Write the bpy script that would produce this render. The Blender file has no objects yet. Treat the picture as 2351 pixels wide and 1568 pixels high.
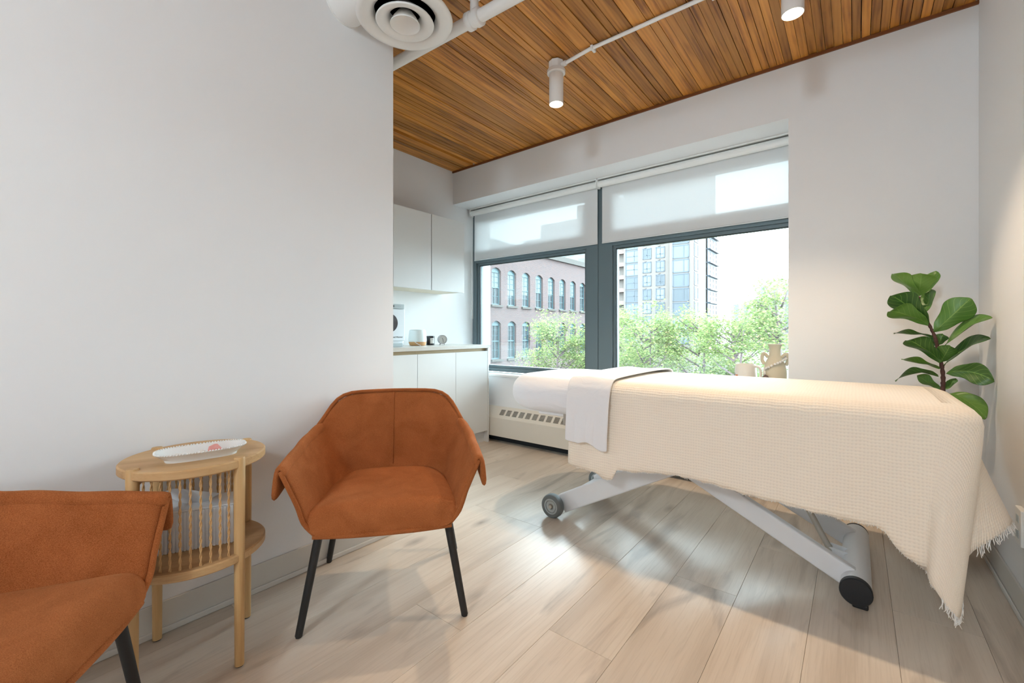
import bpy, bmesh, math, random
from mathutils import Vector, Matrix
random.seed(7)
PI = math.pi
sc = bpy.context.scene
COL = sc.collection

# ------------------------------------------------------------------ camera
cam = bpy.data.cameras.new('camera'); cam_o = bpy.data.objects.new('camera', cam); COL.objects.link(cam_o)
cam.sensor_width = 36.0; cam.lens = 36.0 * 999.6 / 2351.0
cam.shift_y = -21.9 / 2351.0
cam.clip_start = 0.02; cam.clip_end = 800
cam_o.location = (0, 0, 1.06)
cam_o.rotation_euler = (math.radians(90), 0, math.radians(38.304))
sc.camera = cam_o

# ------------------------------------------------------------------ world and exposure
SKY = 16.5
w = bpy.data.worlds.new('overcast_sky'); sc.world = w; w.use_nodes = True
bgn = w.node_tree.nodes['Background']
bgn.inputs[0].default_value = (0.79, 0.92, 1.0, 1); bgn.inputs[1].default_value = SKY
sc.view_settings.view_transform = 'Standard'
sc.view_settings.look = 'None'
sc.view_settings.exposure = 0.40
sc.view_settings.gamma = 1.0
sc.view_settings.use_curve_mapping = False
def portal(x0, x1, z0, z1, y):
    l = bpy.data.lights.new('window_portal', 'AREA'); l.shape = 'RECTANGLE'
    l.size = x1 - x0; l.size_y = z1 - z0; l.cycles.is_portal = True
    o = bpy.data.objects.new('window_portal', l); COL.objects.link(o)
    o.location = ((x0 + x1) / 2, y, (z0 + z1) / 2); o.rotation_euler = (math.radians(-90), 0, 0)
portal(-3.2, -0.33, 0.64, 2.38, 3.56)
LAMP_W = 45.0
WARM = (1.0, 0.78, 0.54)
FILL_W = 104.0
FILL_COL = (0.70, 0.885, 1.0)

# ------------------------------------------------------------------ room numbers (metres)
XL, XC, XR = -1.92, -3.282, 0.484      # left wall, alcove wall, right wall
YE, YW, YB = 1.417, 3.167, -3.6        # end of left wall, window wall, back wall
CEIL = 2.72
YG = 3.49                              # glass plane
SILL = 0.645

# ------------------------------------------------------------------ material helpers
def srgb(r, g, b):
    f = lambda c: (c / 255 / 12.92) if c / 255 <= 0.04045 else ((c / 255 + 0.055) / 1.055) ** 2.4
    return (f(r), f(g), f(b), 1)
MATS = {}
def newmat(name):
    m = bpy.data.materials.new(name); m.use_nodes = True; MATS[name] = m
    nt = m.node_tree; b = nt.nodes['Principled BSDF']
    return m, nt, b
def plain(name, col, rough=0.6, metal=0.0, spec=0.5, bump=None, var=None, sheen=0):
    m, nt, b = newmat(name)
    b.inputs['Base Color'].default_value = col; b.inputs['Roughness'].default_value = rough
    b.inputs['Metallic'].default_value = metal; b.inputs['Specular IOR Level'].default_value = spec
    if sheen:
        b.inputs['Sheen Weight'].default_value = sheen; b.inputs['Sheen Roughness'].default_value = 0.5
    tc = nt.nodes.new('ShaderNodeTexCoord')
    sc_, amp = var if var else (6.0, 0.03)
    n = nt.nodes.new('ShaderNodeTexNoise'); n.inputs['Scale'].default_value = sc_; n.inputs['Detail'].default_value = 4
    nt.links.new(tc.outputs['Object'], n.inputs['Vector'])
    mr = nt.nodes.new('ShaderNodeMapRange'); mr.inputs[3].default_value = 1 - amp; mr.inputs[4].default_value = 1 + amp
    nt.links.new(n.outputs[0], mr.inputs[0])
    mx = nt.nodes.new('ShaderNodeVectorMath'); mx.operation = 'SCALE'; mx.inputs[0].default_value = col[:3]
    nt.links.new(mr.outputs[0], mx.inputs['Scale']); nt.links.new(mx.outputs[0], b.inputs['Base Color'])
    if bump:
        s2, st = bump
        n2 = nt.nodes.new('ShaderNodeTexNoise'); n2.inputs['Scale'].default_value = s2; n2.inputs['Detail'].default_value = 3
        nt.links.new(tc.outputs['Object'], n2.inputs['Vector'])
        bp = nt.nodes.new('ShaderNodeBump'); bp.inputs['Strength'].default_value = st; bp.inputs['Distance'].default_value = 0.002
        nt.links.new(n2.outputs[0], bp.inputs['Height']); nt.links.new(bp.outputs[0], b.inputs['Normal'])
    return m
def ramp(nt, stops):
    r = nt.nodes.new('ShaderNodeValToRGB'); e = r.color_ramp.elements
    while len(e) < len(stops): e.new(0.5)
    for i, (p, c) in enumerate(stops): e[i].position = p; e[i].color = c
    return r

def wood(name, stops, grain_axis, across=9.0, along=0.55, fine=70.0, rough=0.45, random_tone=0.15, bump=0.15, spec=0.4, rings=0.0, fw=0.35):
    m, nt, b = newmat(name); L = nt.links
    tc = nt.nodes.new('ShaderNodeTexCoord'); oi = nt.nodes.new('ShaderNodeObjectInfo')
    off = nt.nodes.new('ShaderNodeVectorMath'); off.operation = 'SCALE'; off.inputs[0].default_value = (37.0, 53.0, 71.0)
    L.new(oi.outputs['Random'], off.inputs['Scale'])
    add = nt.nodes.new('ShaderNodeVectorMath'); L.new(tc.outputs['Object'], add.inputs[0]); L.new(off.outputs[0], add.inputs[1])
    def mapped(sa, sl):
        mp = nt.nodes.new('ShaderNodeMapping'); s = [sa, sa, sa]; s[grain_axis] = sl
        mp.inputs['Scale'].default_value = s; L.new(add.outputs[0], mp.inputs['Vector']); return mp
    n1 = nt.nodes.new('ShaderNodeTexNoise'); n1.inputs['Scale'].default_value = 1; n1.inputs['Detail'].default_value = 5; n1.inputs['Distortion'].default_value = 0.8
    L.new(mapped(across, along).outputs[0], n1.inputs['Vector'])
    n2 = nt.nodes.new('ShaderNodeTexNoise'); n2.inputs['Scale'].default_value = 1; n2.inputs['Detail'].default_value = 4; n2.inputs['Distortion'].default_value = 0.3
    L.new(mapped(fine, fine * 0.045).outputs[0], n2.inputs['Vector'])
    mixv = nt.nodes.new('ShaderNodeMath'); mixv.operation = 'MULTIPLY_ADD'; mixv.inputs[1].default_value = fw
    L.new(n2.outputs[0], mixv.inputs[0])
    sub = nt.nodes.new('ShaderNodeMath'); sub.operation = 'MULTIPLY'; sub.inputs[1].default_value = 1 - fw
    L.new(n1.outputs[0], sub.inputs[0]); L.new(sub.outputs[0], mixv.inputs[2])
    fac = mixv
    if rings:
        wv = nt.nodes.new('ShaderNodeTexWave'); wv.wave_type = 'BANDS'; wv.bands_direction = 'X' if grain_axis == 1 else 'Y'
        wv.inputs['Scale'].default_value = 1.0; wv.inputs['Distortion'].default_value = 9.0; wv.inputs['Detail'].default_value = 2.0; wv.inputs['Detail Scale'].default_value = 0.8
        L.new(mapped(across * 0.9, along * 0.9).outputs[0], wv.inputs['Vector'])
        m2 = nt.nodes.new('ShaderNodeMath'); m2.operation = 'MULTIPLY_ADD'; m2.inputs[1].default_value = rings
        L.new(wv.outputs['Fac'], m2.inputs[0]); L.new(mixv.outputs[0], m2.inputs[2])
        m3 = nt.nodes.new('ShaderNodeMath'); m3.operation = 'SUBTRACT'; m3.inputs[1].default_value = rings / 2; L.new(m2.outputs[0], m3.inputs[0]); fac = m3
    rp = ramp(nt, stops); L.new(fac.outputs[0], rp.inputs[0])
    mr = nt.nodes.new('ShaderNodeMapRange'); mr.inputs[3].default_value = 1 - random_tone; mr.inputs[4].default_value = 1 + random_tone
    mm = nt.nodes.new('ShaderNodeMath'); mm.operation = 'FRACT'; m9 = nt.nodes.new('ShaderNodeMath'); m9.operation = 'MULTIPLY'; m9.inputs[1].default_value = 17.3
    L.new(oi.outputs['Random'], m9.inputs[0]); L.new(m9.outputs[0], mm.inputs[0]); L.new(mm.outputs[0], mr.inputs[0])
    ms = nt.nodes.new('ShaderNodeVectorMath'); ms.operation = 'SCALE'; L.new(rp.outputs[0], ms.inputs[0]); L.new(mr.outputs[0], ms.inputs['Scale'])
    L.new(ms.outputs[0], b.inputs['Base Color'])
    b.inputs['Roughness'].default_value = rough; b.inputs['Specular IOR Level'].default_value = spec
    bp = nt.nodes.new('ShaderNodeBump'); bp.inputs['Strength'].default_value = bump; bp.inputs['Distance'].default_value = 0.001
    L.new(n2.outputs[0], bp.inputs['Height']); L.new(bp.outputs[0], b.inputs['Normal'])
    return m

# ------------------------------------------------------------------ materials
M_WALL = plain('painted_wall', (0.82, 0.815, 0.82, 1), 0.85, spec=0.25, bump=(350, 0.06), var=(1.5, 0.012))
M_TRIMW = plain('white_trim', (0.82, 0.81, 0.79, 1), 0.5)
M_BASE = plain('greige_baseboard', srgb(212, 208, 201), 0.55, var=(4, 0.03))
M_SHOE = plain('pale_shoe_moulding', srgb(216, 213, 207), 0.5)
def floor_mat():
    m, nt, b = newmat('light_oak_planks'); L = nt.links
    tc = nt.nodes.new('ShaderNodeTexCoord'); oi = nt.nodes.new('ShaderNodeObjectInfo')
    off = nt.nodes.new('ShaderNodeVectorMath'); off.operation = 'SCALE'; off.inputs[0].default_value = (37.0, 53.0, 71.0); L.new(oi.outputs['Random'], off.inputs['Scale'])
    add = nt.nodes.new('ShaderNodeVectorMath'); L.new(tc.outputs['Object'], add.inputs[0]); L.new(off.outputs[0], add.inputs[1])
    def mapped(sx, sy):
        mp = nt.nodes.new('ShaderNodeMapping'); mp.inputs['Scale'].default_value = (sx, sy, 1); L.new(add.outputs[0], mp.inputs['Vector']); return mp
    def noise(sx, sy, det, dist):
        n = nt.nodes.new('ShaderNodeTexNoise'); n.inputs['Scale'].default_value = 1; n.inputs['Detail'].default_value = det; n.inputs['Distortion'].default_value = dist
        L.new(mapped(sx, sy).outputs[0], n.inputs['Vector']); return n
    def mix(fac, a, c):
        mx = nt.nodes.new('ShaderNodeMix'); mx.data_type = 'RGBA'; L.new(fac, mx.inputs[0]); L.new(a, mx.inputs[6]); mx.inputs[7].default_value = c; return mx.outputs[2]
    def fac_ramp(src, p0, p1, v):
        r = ramp(nt, [(p0, (0, 0, 0, 1)), (p1, (v, v, v, 1))]); L.new(src, r.inputs[0]); return r.outputs[0]
    broad = noise(9, 0.9, 4, 0.6); r0 = ramp(nt, [(0.25, srgb(198, 182, 165)), (0.5, srgb(215, 200, 184)), (0.75, srgb(222, 209, 194))]); L.new(broad.outputs[0], r0.inputs[0])
    col = r0.outputs[0]
    fine = noise(210, 6, 3, 0.4); col = mix(fac_ramp(fine.outputs[0], 0.50, 0.80, 0.24), col, srgb(150, 128, 108))
    wv = nt.nodes.new('ShaderNodeTexWave'); wv.wave_type = 'BANDS'; wv.bands_direction = 'X'; wv.inputs['Scale'].default_value = 2.2; wv.inputs['Distortion'].default_value = 14.0; wv.inputs['Detail'].default_value = 2.0; wv.inputs['Detail Scale'].default_value = 0.55; wv.inputs['Detail Roughness'].default_value = 0.4
    L.new(mapped(5.0, 0.45).outputs[0], wv.inputs['Vector'])
    lines = fac_ramp(wv.outputs['Fac'], 0.80, 0.99, 0.13); msk = noise(4, 0.8, 2, 0); mk = fac_ramp(msk.outputs[0], 0.45, 0.62, 1.0)
    mu = nt.nodes.new('ShaderNodeMath'); mu.operation = 'MULTIPLY'; L.new(lines, mu.inputs[0]); L.new(mk, mu.inputs[1]); col = mix(mu.outputs[0], col, srgb(158, 134, 112))
    smg = noise(7.5, 1.5, 4, 1.2); col = mix(fac_ramp(smg.outputs[0], 0.56, 0.74, 0.55), col, srgb(134, 120, 108))
    kn = nt.nodes.new('ShaderNodeTexVoronoi'); kn.inputs['Scale'].default_value = 1.0; L.new(mapped(3.2, 1.4).outputs[0], kn.inputs['Vector'])
    kr = ramp(nt, [(0.0, (0.75, 0.75, 0.75, 1)), (0.05, (0.35, 0.35, 0.35, 1)), (0.12, (0, 0, 0, 1))]); L.new(kn.outputs['Distance'], kr.inputs[0]); col = mix(kr.outputs[0], col, srgb(112, 94, 80))
    mr = nt.nodes.new('ShaderNodeMapRange'); mr.inputs[3].default_value = 0.92; mr.inputs[4].default_value = 1.06; L.new(oi.outputs['Random'], mr.inputs[0])
    ms = nt.nodes.new('ShaderNodeVectorMath'); ms.operation = 'SCALE'; L.new(col, ms.inputs[0]); L.new(mr.outputs[0], ms.inputs['Scale']); L.new(ms.outputs[0], b.inputs['Base Color'])
    b.inputs['Roughness'].default_value = 0.29; b.inputs['Specular IOR Level'].default_value = 0.6
    bp = nt.nodes.new('ShaderNodeBump'); bp.inputs['Strength'].default_value = 0.10; bp.inputs['Distance'].default_value = 0.001; L.new(fine.outputs[0], bp.inputs['Height']); L.new(bp.outputs[0], b.inputs['Normal'])
    return m
M_FLOOR = floor_mat()
M_SUB = plain('dark_gap', (0.10, 0.08, 0.06, 1), 0.9)
M_SUBF = plain('floor_joint', srgb(150, 130, 110), 0.9)
M_CEIL = wood('stained_fir_boards', [(0.22, srgb(96, 54, 18)), (0.36, srgb(152, 94, 34)), (0.5, srgb(188, 124, 50)), (0.68, srgb(204, 140, 62)), (0.85, srgb(174, 112, 44))], 1, across=16, along=1.6, fine=110, rough=0.42, random_tone=0.30, bump=0.25, spec=0.45, rings=0.10, fw=0.2)
M_CTRIM = wood('brown_ceiling_strip', [(0.2, srgb(92, 48, 20)), (0.8, srgb(134, 80, 40))], 0, across=30, along=1, fine=120, rough=0.5)
M_OAK = wood('oak_furniture', [(0.2, srgb(168, 128, 84)), (0.5, srgb(196, 158, 112)), (0.8, srgb(208, 172, 128))], 1, across=18, along=1.2, fine=160, rough=0.5, random_tone=0.05)
M_OAKV = wood('oak_legs', [(0.2, srgb(176, 134, 84)), (0.5, srgb(202, 162, 110)), (0.8, srgb(212, 176, 128))], 2, across=30, along=1.5, fine=160, rough=0.5, random_tone=0.04)
M_CAB = plain('matte_white_cabinet', (0.72, 0.725, 0.72, 1), 0.45, var=(2, 0.01))
M_CABIN = plain('beige_channel', srgb(190, 165, 125), 0.5)
M_TOP = plain('pale_grey_worktop', srgb(205, 200, 192), 0.3, var=(60, 0.03))
M_FRAME = plain('dark_grey_aluminium', srgb(98, 113, 119), 0.42, metal=0.0, var=(3, 0.02))
M_GASKET = plain('black_gasket', (0.02, 0.025, 0.028, 1), 0.5)
M_RAD = plain('beige_enamel', srgb(214, 206, 194), 0.45, var=(3, 0.015))
M_SLOT = plain('dark_slot', (0.05, 0.045, 0.04, 1), 0.8)
M_BLACK = plain('black_metal', (0.012, 0.012, 0.013, 1), 0.5, bump=(500, 0.15))
M_RUBBER = plain('grey_rubber', srgb(112, 118, 120), 0.6)
M_HUB = plain('light_grey_plastic', srgb(180, 188, 190), 0.4)
M_WHITEM = plain('white_powder_coat', (0.80, 0.80, 0.82, 1), 0.32, spec=0.5)
M_STEEL = plain('satin_steel', srgb(190, 186, 178), 0.35, metal=0.6)
M_CAP = plain('black_plastic_cap', (0.01, 0.011, 0.014, 1), 0.55, bump=(200, 0.2))
M_DUCT = plain('white_painted_metal', (0.80, 0.77, 0.74, 1), 0.4)
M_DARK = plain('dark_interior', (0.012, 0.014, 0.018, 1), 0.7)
M_CERAM = plain('white_ceramic', (0.82, 0.81, 0.79, 1), 0.2)
M_PINK = plain('pink_quartz', srgb(226, 150, 142), 0.3, var=(40, 0.2))
M_QUARTZ = plain('pale_quartz', srgb(222, 214, 204), 0.3, var=(40, 0.12))
M_PAPER = plain('white_paper', (0.80, 0.81, 0.83, 1), 0.9)
M_ROPE = plain('jute_cord', srgb(206, 164, 114), 0.9, var=(300, 0.2))
M_VASE = plain('cream_stoneware', srgb(206, 192, 166), 0.6, var=(12, 0.06))
M_JUG = plain('pale_glazed_pottery', srgb(226, 218, 208), 0.4, var=(10, 0.04))
M_BEAD = plain('white_wood_beads', srgb(226, 218, 210), 0.6)
M_SHELL = plain('brown_shell', srgb(96, 78, 76), 0.4, var=(60, 0.3))
M_RUST = plain('rust_glaze', srgb(196, 108, 62), 0.4)
M_CORK = plain('warm_wood_base', srgb(198, 150, 100), 0.6, var=(90, 0.15))
M_DIFF = plain('frosted_white_glass', srgb(226, 232, 230), 0.35)
M_CANDLE = plain('black_glass_jar', (0.012, 0.013, 0.018, 1), 0.2)
M_LABEL = plain('cream_label', srgb(214, 212, 208), 0.7)
M_INK = plain('dark_ink', (0.04, 0.045, 0.05, 1), 0.6)
M_CLOCK = plain('pale_silver', srgb(206, 204, 208), 0.35)
M_APPL = plain('white_appliance', srgb(226, 231, 235), 0.3)
M_PANEL = plain('grey_control_panel', srgb(176, 186, 188), 0.35)
M_POT = plain('white_plant_pot', (0.7, 0.69, 0.67, 1), 0.5)
M_SOIL = plain('dark_soil', (0.03, 0.02, 0.015, 1), 0.95, bump=(80, 0.6))
M_STEM = plain('brown_stem', srgb(88, 58, 52), 0.8, bump=(120, 0.5), var=(60, 0.3))

def fabric(name, c0, c1, scale=820.0, bump=0.45, sheen=0.22):
    m, nt, b = newmat(name); L = nt.links
    tc = nt.nodes.new('ShaderNodeTexCoord')
    mp = nt.nodes.new('ShaderNodeMapping'); mp.inputs['Scale'].default_value = (1, 0.45, 1); L.new(tc.outputs['Object'], mp.inputs[0])
    n = nt.nodes.new('ShaderNodeTexNoise'); n.inputs['Scale'].default_value = scale; n.inputs['Detail'].default_value = 2; L.new(mp.outputs[0], n.inputs['Vector'])
    n2 = nt.nodes.new('ShaderNodeTexNoise'); n2.inputs['Scale'].default_value = 9; n2.inputs['Detail'].default_value = 5; n2.inputs['Distortion'].default_value = 0.6; L.new(tc.outputs['Object'], n2.inputs['Vector'])
    a = nt.nodes.new('ShaderNodeMath'); a.operation = 'MULTIPLY_ADD'; a.inputs[1].default_value = 0.34; L.new(n2.outputs[0], a.inputs[0])
    a2 = nt.nodes.new('ShaderNodeMath'); a2.operation = 'MULTIPLY'; a2.inputs[1].default_value = 0.7; L.new(n.outputs[0], a2.inputs[0]); L.new(a2.outputs[0], a.inputs[2])
    rp = ramp(nt, [(0.36, c0), (0.72, c1)]); L.new(a.outputs[0], rp.inputs[0]); L.new(rp.outputs[0], b.inputs['Base Color'])
    b.inputs['Roughness'].default_value = 0.95; b.inputs['Specular IOR Level'].default_value = 0.15
    b.inputs['Sheen Weight'].default_value = sheen; b.inputs['Sheen Roughness'].default_value = 0.45; b.inputs['Sheen Tint'].default_value = srgb(245, 180, 120)
    bp = nt.nodes.new('ShaderNodeBump'); bp.inputs['Strength'].default_value = bump; bp.inputs['Distance'].default_value = 0.0015
    L.new(n.outputs[0], bp.inputs['Height']); L.new(bp.outputs[0], b.inputs['Normal'])
    return m
M_CHAIR = fabric('rust_chenille', srgb(134, 72, 33), srgb(188, 114, 68))

def cloth(name, col, kind):
    m, nt, b = newmat(name); L = nt.links
    b.inputs['Base Color'].default_value = col; b.inputs['Roughness'].default_value = 0.9; b.inputs['Specular IOR Level'].default_value = 0.15
    b.inputs['Sheen Weight'].default_value = 0.25
    uv = nt.nodes.new('ShaderNodeUVMap'); uv.uv_map = 'UVMap'
    if kind == 'muslin':
        def wv(axis, s, d):
            t = nt.nodes.new('ShaderNodeTexWave'); t.wave_type = 'BANDS'; t.bands_direction = axis
            t.inputs['Scale'].default_value = s; t.inputs['Distortion'].default_value = d; t.inputs['Detail'].default_value = 2; t.inputs['Detail Scale'].default_value = 0.6
            L.new(uv.outputs[0], t.inputs['Vector']); return t
        a = wv('Y', 26, 3.2); c = wv('X', 29, 2.6)
        m1 = nt.nodes.new('ShaderNodeMath'); m1.operation = 'MULTIPLY_ADD'; m1.inputs[1].default_value = 0.55
        L.new(c.outputs['Fac'], m1.inputs[0]); L.new(a.outputs['Fac'], m1.inputs[2])
        rp = ramp(nt, [(0.0, tuple(x * 0.90 for x in col[:3]) + (1,)), (0.7, col), (1.0, col)]); L.new(m1.outputs[0], rp.inputs[0]); L.new(rp.outputs[0], b.inputs['Base Color'])
        bp = nt.nodes.new('ShaderNodeBump'); bp.inputs['Strength'].default_value = 0.36; bp.inputs['Distance'].default_value = 0.0028
        L.new(m1.outputs[0], bp.inputs['Height']); L.new(bp.outputs[0], b.inputs['Normal'])
    else:
        mp = nt.nodes.new('ShaderNodeMapping'); mp.inputs['Scale'].default_value = (1, 1, 1) if kind == 'towel' else (2.2, 7.0, 1); mp.inputs['Rotation'].default_value = (0, 0, 0.5)
        L.new(uv.outputs[0], mp.inputs[0])
        n = nt.nodes.new('ShaderNodeTexNoise'); n.inputs['Scale'].default_value = 9 if kind == 'towel' else 2.2; n.inputs['Detail'].default_value = 3; n.inputs['Distortion'].default_value = 1.2
        L.new(mp.outputs[0], n.inputs['Vector'])
        bp = nt.nodes.new('ShaderNodeBump'); bp.inputs['Strength'].default_value = 0.5; bp.inputs['Distance'].default_value = 0.009 if kind != 'towel' else 0.007
        L.new(n.outputs[0], bp.inputs['Height']); L.new(bp.outputs[0], b.inputs['Normal'])
    return m
M_MUSLIN = cloth('cream_muslin', srgb(250, 237, 220), 'muslin')
M_SHEET = cloth('white_cotton_sheet', (0.84, 0.83, 0.86, 1), 'sheet')
M_TOWEL = cloth('white_towel', (0.83, 0.82, 0.84, 1), 'towel')
M_FRINGE = plain('white_fringe', (0.85, 0.83, 0.80, 1), 0.9)

def blind_mat():
    m, nt, b = newmat('white_screen_fabric'); L = nt.links; nt.nodes.remove(b)
    out = nt.nodes['Material Output']
    d = nt.nodes.new('ShaderNodeBsdfDiffuse'); d.inputs[0].default_value = (0.80, 0.80, 0.80, 1)
    t = nt.nodes.new('ShaderNodeBsdfTranslucent'); t.inputs[0].default_value = (0.82, 0.84, 0.85, 1)
    tr = nt.nodes.new('ShaderNodeBsdfTransparent')
    m1 = nt.nodes.new('ShaderNodeMixShader'); m1.inputs[0].default_value = 0.135; L.new(d.outputs[0], m1.inputs[1]); L.new(t.outputs[0], m1.inputs[2])
    m2 = nt.nodes.new('ShaderNodeMixShader'); m2.inputs[0].default_value = 0.02; L.new(m1.outputs[0], m2.inputs[1]); L.new(tr.outputs[0], m2.inputs[2])
    L.new(m2.outputs[0], out.inputs[0]); return m
M_BLIND = blind_mat()
def glass_mat():
    m, nt, b = newmat('window_glass'); L = nt.links; nt.nodes.remove(b)
    out = nt.nodes['Material Output']
    tr = nt.nodes.new('ShaderNodeBsdfTransparent'); tr.inputs[0].default_value = (0.90, 0.95, 0.95, 1)
    g = nt.nodes.new('ShaderNodeBsdfGlossy'); g.inputs['Roughness'].default_value = 0.0
    fr = nt.nodes.new('ShaderNodeFresnel'); fr.inputs[0].default_value = 1.45
    mx = nt.nodes.new('ShaderNodeMixShader'); L.new(fr.outputs[0], mx.inputs[0]); L.new(tr.outputs[0], mx.inputs[1]); L.new(g.outputs[0], mx.inputs[2])
    L.new(mx.outputs[0], out.inputs[0]); return m
M_GLASS = glass_mat()
def emit(name, col, s):
    m, nt, b = newmat(name); b.inputs['Base Color'].default_value = (1, 1, 1, 1)
    b.inputs['Emission Color'].default_value = col; b.inputs['Emission Strength'].default_value = s; return m
M_LED = emit('lit_lens', (1.0, 0.86, 0.62, 1), 14)

# ------------------------------------------------------------------ mesh helpers
class MB:
    def __init__(s): s.v = []; s.f = []; s.uv = []; s.weld = False
    def box(s, x0, y0, z0, x1, y1, z1):
        n = len(s.v)
        s.v += [(x0, y0, z0), (x1, y0, z0), (x1, y1, z0), (x0, y1, z0), (x0, y0, z1), (x1, y0, z1), (x1, y1, z1), (x0, y1, z1)]
        s.f += [(n, n + 3, n + 2, n + 1), (n + 4, n + 5, n + 6, n + 7), (n, n + 1, n + 5, n + 4), (n + 1, n + 2, n + 6, n + 5), (n + 2, n + 3, n + 7, n + 6), (n + 3, n, n + 4, n + 7)]
        return s
    def obox(s, c, ax, ay, az, hx, hy, hz):
        n = len(s.v); c = Vector(c); ax, ay, az = Vector(ax).normalized(), Vector(ay).normalized(), Vector(az).normalized()
        for k in ((-1, -1, -1), (1, -1, -1), (1, 1, -1), (-1, 1, -1), (-1, -1, 1), (1, -1, 1), (1, 1, 1), (-1, 1, 1)):
            s.v.append(tuple(c + ax * hx * k[0] + ay * hy * k[1] + az * hz * k[2]))
        s.f += [(n, n + 3, n + 2, n + 1), (n + 4, n + 5, n + 6, n + 7), (n, n + 1, n + 5, n + 4), (n + 1, n + 2, n + 6, n + 5), (n + 2, n + 3, n + 7, n + 6), (n + 3, n, n + 4, n + 7)]
        return s
    def tube(s, pts, r, seg=12, caps=True):
        pts = [Vector(p) for p in pts]; rs = r if isinstance(r, (list, tuple)) else [r] * len(pts)
        n0 = len(s.v); prev = None
        for i, p in enumerate(pts):
            d = (pts[min(i + 1, len(pts) - 1)] - pts[max(i - 1, 0)]).normalized()
            if prev is None:
                a = Vector((0, 0, 1)) if abs(d.z) < 0.9 else Vector((1, 0, 0))
                u = d.cross(a).normalized()
            else: u = (prev - d * prev.dot(d)).normalized()
            prev = u; w_ = d.cross(u)
            for k in range(seg):
                a = 2 * PI * k / seg; s.v.append(tuple(p + (u * math.cos(a) + w_ * math.sin(a)) * rs[i]))
        for i in range(len(pts) - 1):
            for k in range(seg):
                a = n0 + i * seg + k; b = n0 + i * seg + (k + 1) % seg
                s.f.append((a, b, b + seg, a + seg))
        if caps:
            s.f.append(tuple(n0 + k for k in range(seg))[::-1]); e = n0 + (len(pts) - 1) * seg; s.f.append(tuple(e + k for k in range(seg)))
        return s
    def lathe(s, prof, c=(0, 0, 0), seg=32, axis='z'):
        n0 = len(s.v); m = len(prof)
        for k in range(seg):
            a = 2 * PI * k / seg
            for (r, h) in prof:
                if axis == 'z': p = (c[0] + r * math.cos(a), c[1] + r * math.sin(a), c[2] + h)
                elif axis == 'y': p = (c[0] + r * math.cos(a), c[1] + h, c[2] + r * math.sin(a))
                else: p = (c[0] + h, c[1] + r * math.cos(a), c[2] + r * math.sin(a))
                s.v.append(p)
        for k in range(seg):
            for i in range(m - 1):
                a = n0 + k * m + i; b = n0 + ((k + 1) % seg) * m + i
                s.f.append((a, b, b + 1, a + 1))
        return s
    def grid(s, P, uv=None):
        n0 = len(s.v); R = len(P); C = len(P[0])
        for r in range(R):
            for c in range(C): s.v.append(tuple(P[r][c]))
        for r in range(R - 1):
            for c in range(C - 1):
                a = n0 + r * C + c; s.f.append((a, a + 1, a + C + 1, a + C))
        if uv: s.uv += [uv[r][c] for r in range(R) for c in range(C)]
        return s
    def prism(s, outline, y0, y1):   # outline in (x,z), extruded along y
        n = len(outline); n0 = len(s.v)
        for y in (y0, y1): s.v += [(p[0], y, p[1]) for p in outline]
        for i in range(n):
            j = (i + 1) % n; s.f.append((n0 + i, n0 + j, n0 + n + j, n0 + n + i))
        s.f.append(tuple(n0 + i for i in range(n))[::-1]); s.f.append(tuple(n0 + n + i for i in range(n)))
        return s
    def mesh(s, name, smooth=False):
        me = bpy.data.meshes.new(name); me.from_pydata(s.v, [], s.f); me.update()
        if s.uv and len(s.uv) == len(s.v):
            ul = me.uv_layers.new(name='UVMap')
            for lp in me.loops: ul.data[lp.index].uv = s.uv[lp.vertex_index]
        bm = bmesh.new(); bm.from_mesh(me)
        if s.weld: bmesh.ops.remove_doubles(bm, verts=bm.verts, dist=1e-5)
        bmesh.ops.recalc_face_normals(bm, faces=bm.faces); bm.to_mesh(me); bm.free()
        if smooth:
            me.polygons.foreach_set('use_smooth', [True] * len(me.polygons))
            if smooth != 'all':
                me.set_sharp_from_angle(angle=math.radians(35))
        return me
def link(name, me, mat, parent=None, loc=None, rot=None):
    o = bpy.data.objects.new(name, me); COL.objects.link(o)
    if mat is not None and me is not None and len(me.materials) == 0: me.materials.append(mat)
    if parent: o.parent = parent
    if loc: o.location = loc
    if rot: o.rotation_euler = rot
    return o
def part(name, mb, mat, parent, smooth=False, bevel=0, sub=0, solid=0, soff=0.0, seg=2):
    o = link(name, mb.mesh(name, smooth), mat, parent)
    if solid: m = o.modifiers.new('solid', 'SOLIDIFY'); m.thickness = solid; m.offset = soff
    if bevel: m = o.modifiers.new('bevel', 'BEVEL'); m.width = bevel; m.segments = seg; m.limit_method = 'ANGLE'; m.angle_limit = math.radians(40); m.harden_normals = False
    if sub: m = o.modifiers.new('sub', 'SUBSURF'); m.levels = sub; m.render_levels = sub
    return o
def thing(name, label, cat, loc=(0, 0, 0), rz=0, group=None, kind=None):
    o = bpy.data.objects.new(name, None); COL.objects.link(o); o.location = loc; o.rotation_euler = (0, 0, rz); o.empty_display_size = 0.1
    return tag(o, label, cat, group, kind)
def tag(o, label, cat, group=None, kind=None):
    o['label'] = label; o['category'] = cat
    if group: o['group'] = group
    if kind: o['kind'] = kind
    return o
def struct(name, mb, mat, label, cat, smooth=False, bevel=0):
    return tag(part(name, mb, mat, None, smooth, bevel), label, cat, kind='structure')
def copy_tree(o, parent=None):
    c = o.copy(); COL.objects.link(c); c.parent = parent
    for ch in list(o.children): copy_tree(ch, c)
    return c
def lerp(a, b, t): return a + (b - a) * t
def interp(tab, x):
    if x <= tab[0][0]: return tab[0][1]
    for (x0, y0), (x1, y1) in zip(tab, tab[1:]):
        if x <= x1:
            t = (x - x0) / (x1 - x0); t = t * t * (3 - 2 * t); return y0 + (y1 - y0) * t
    return tab[-1][1]
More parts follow.
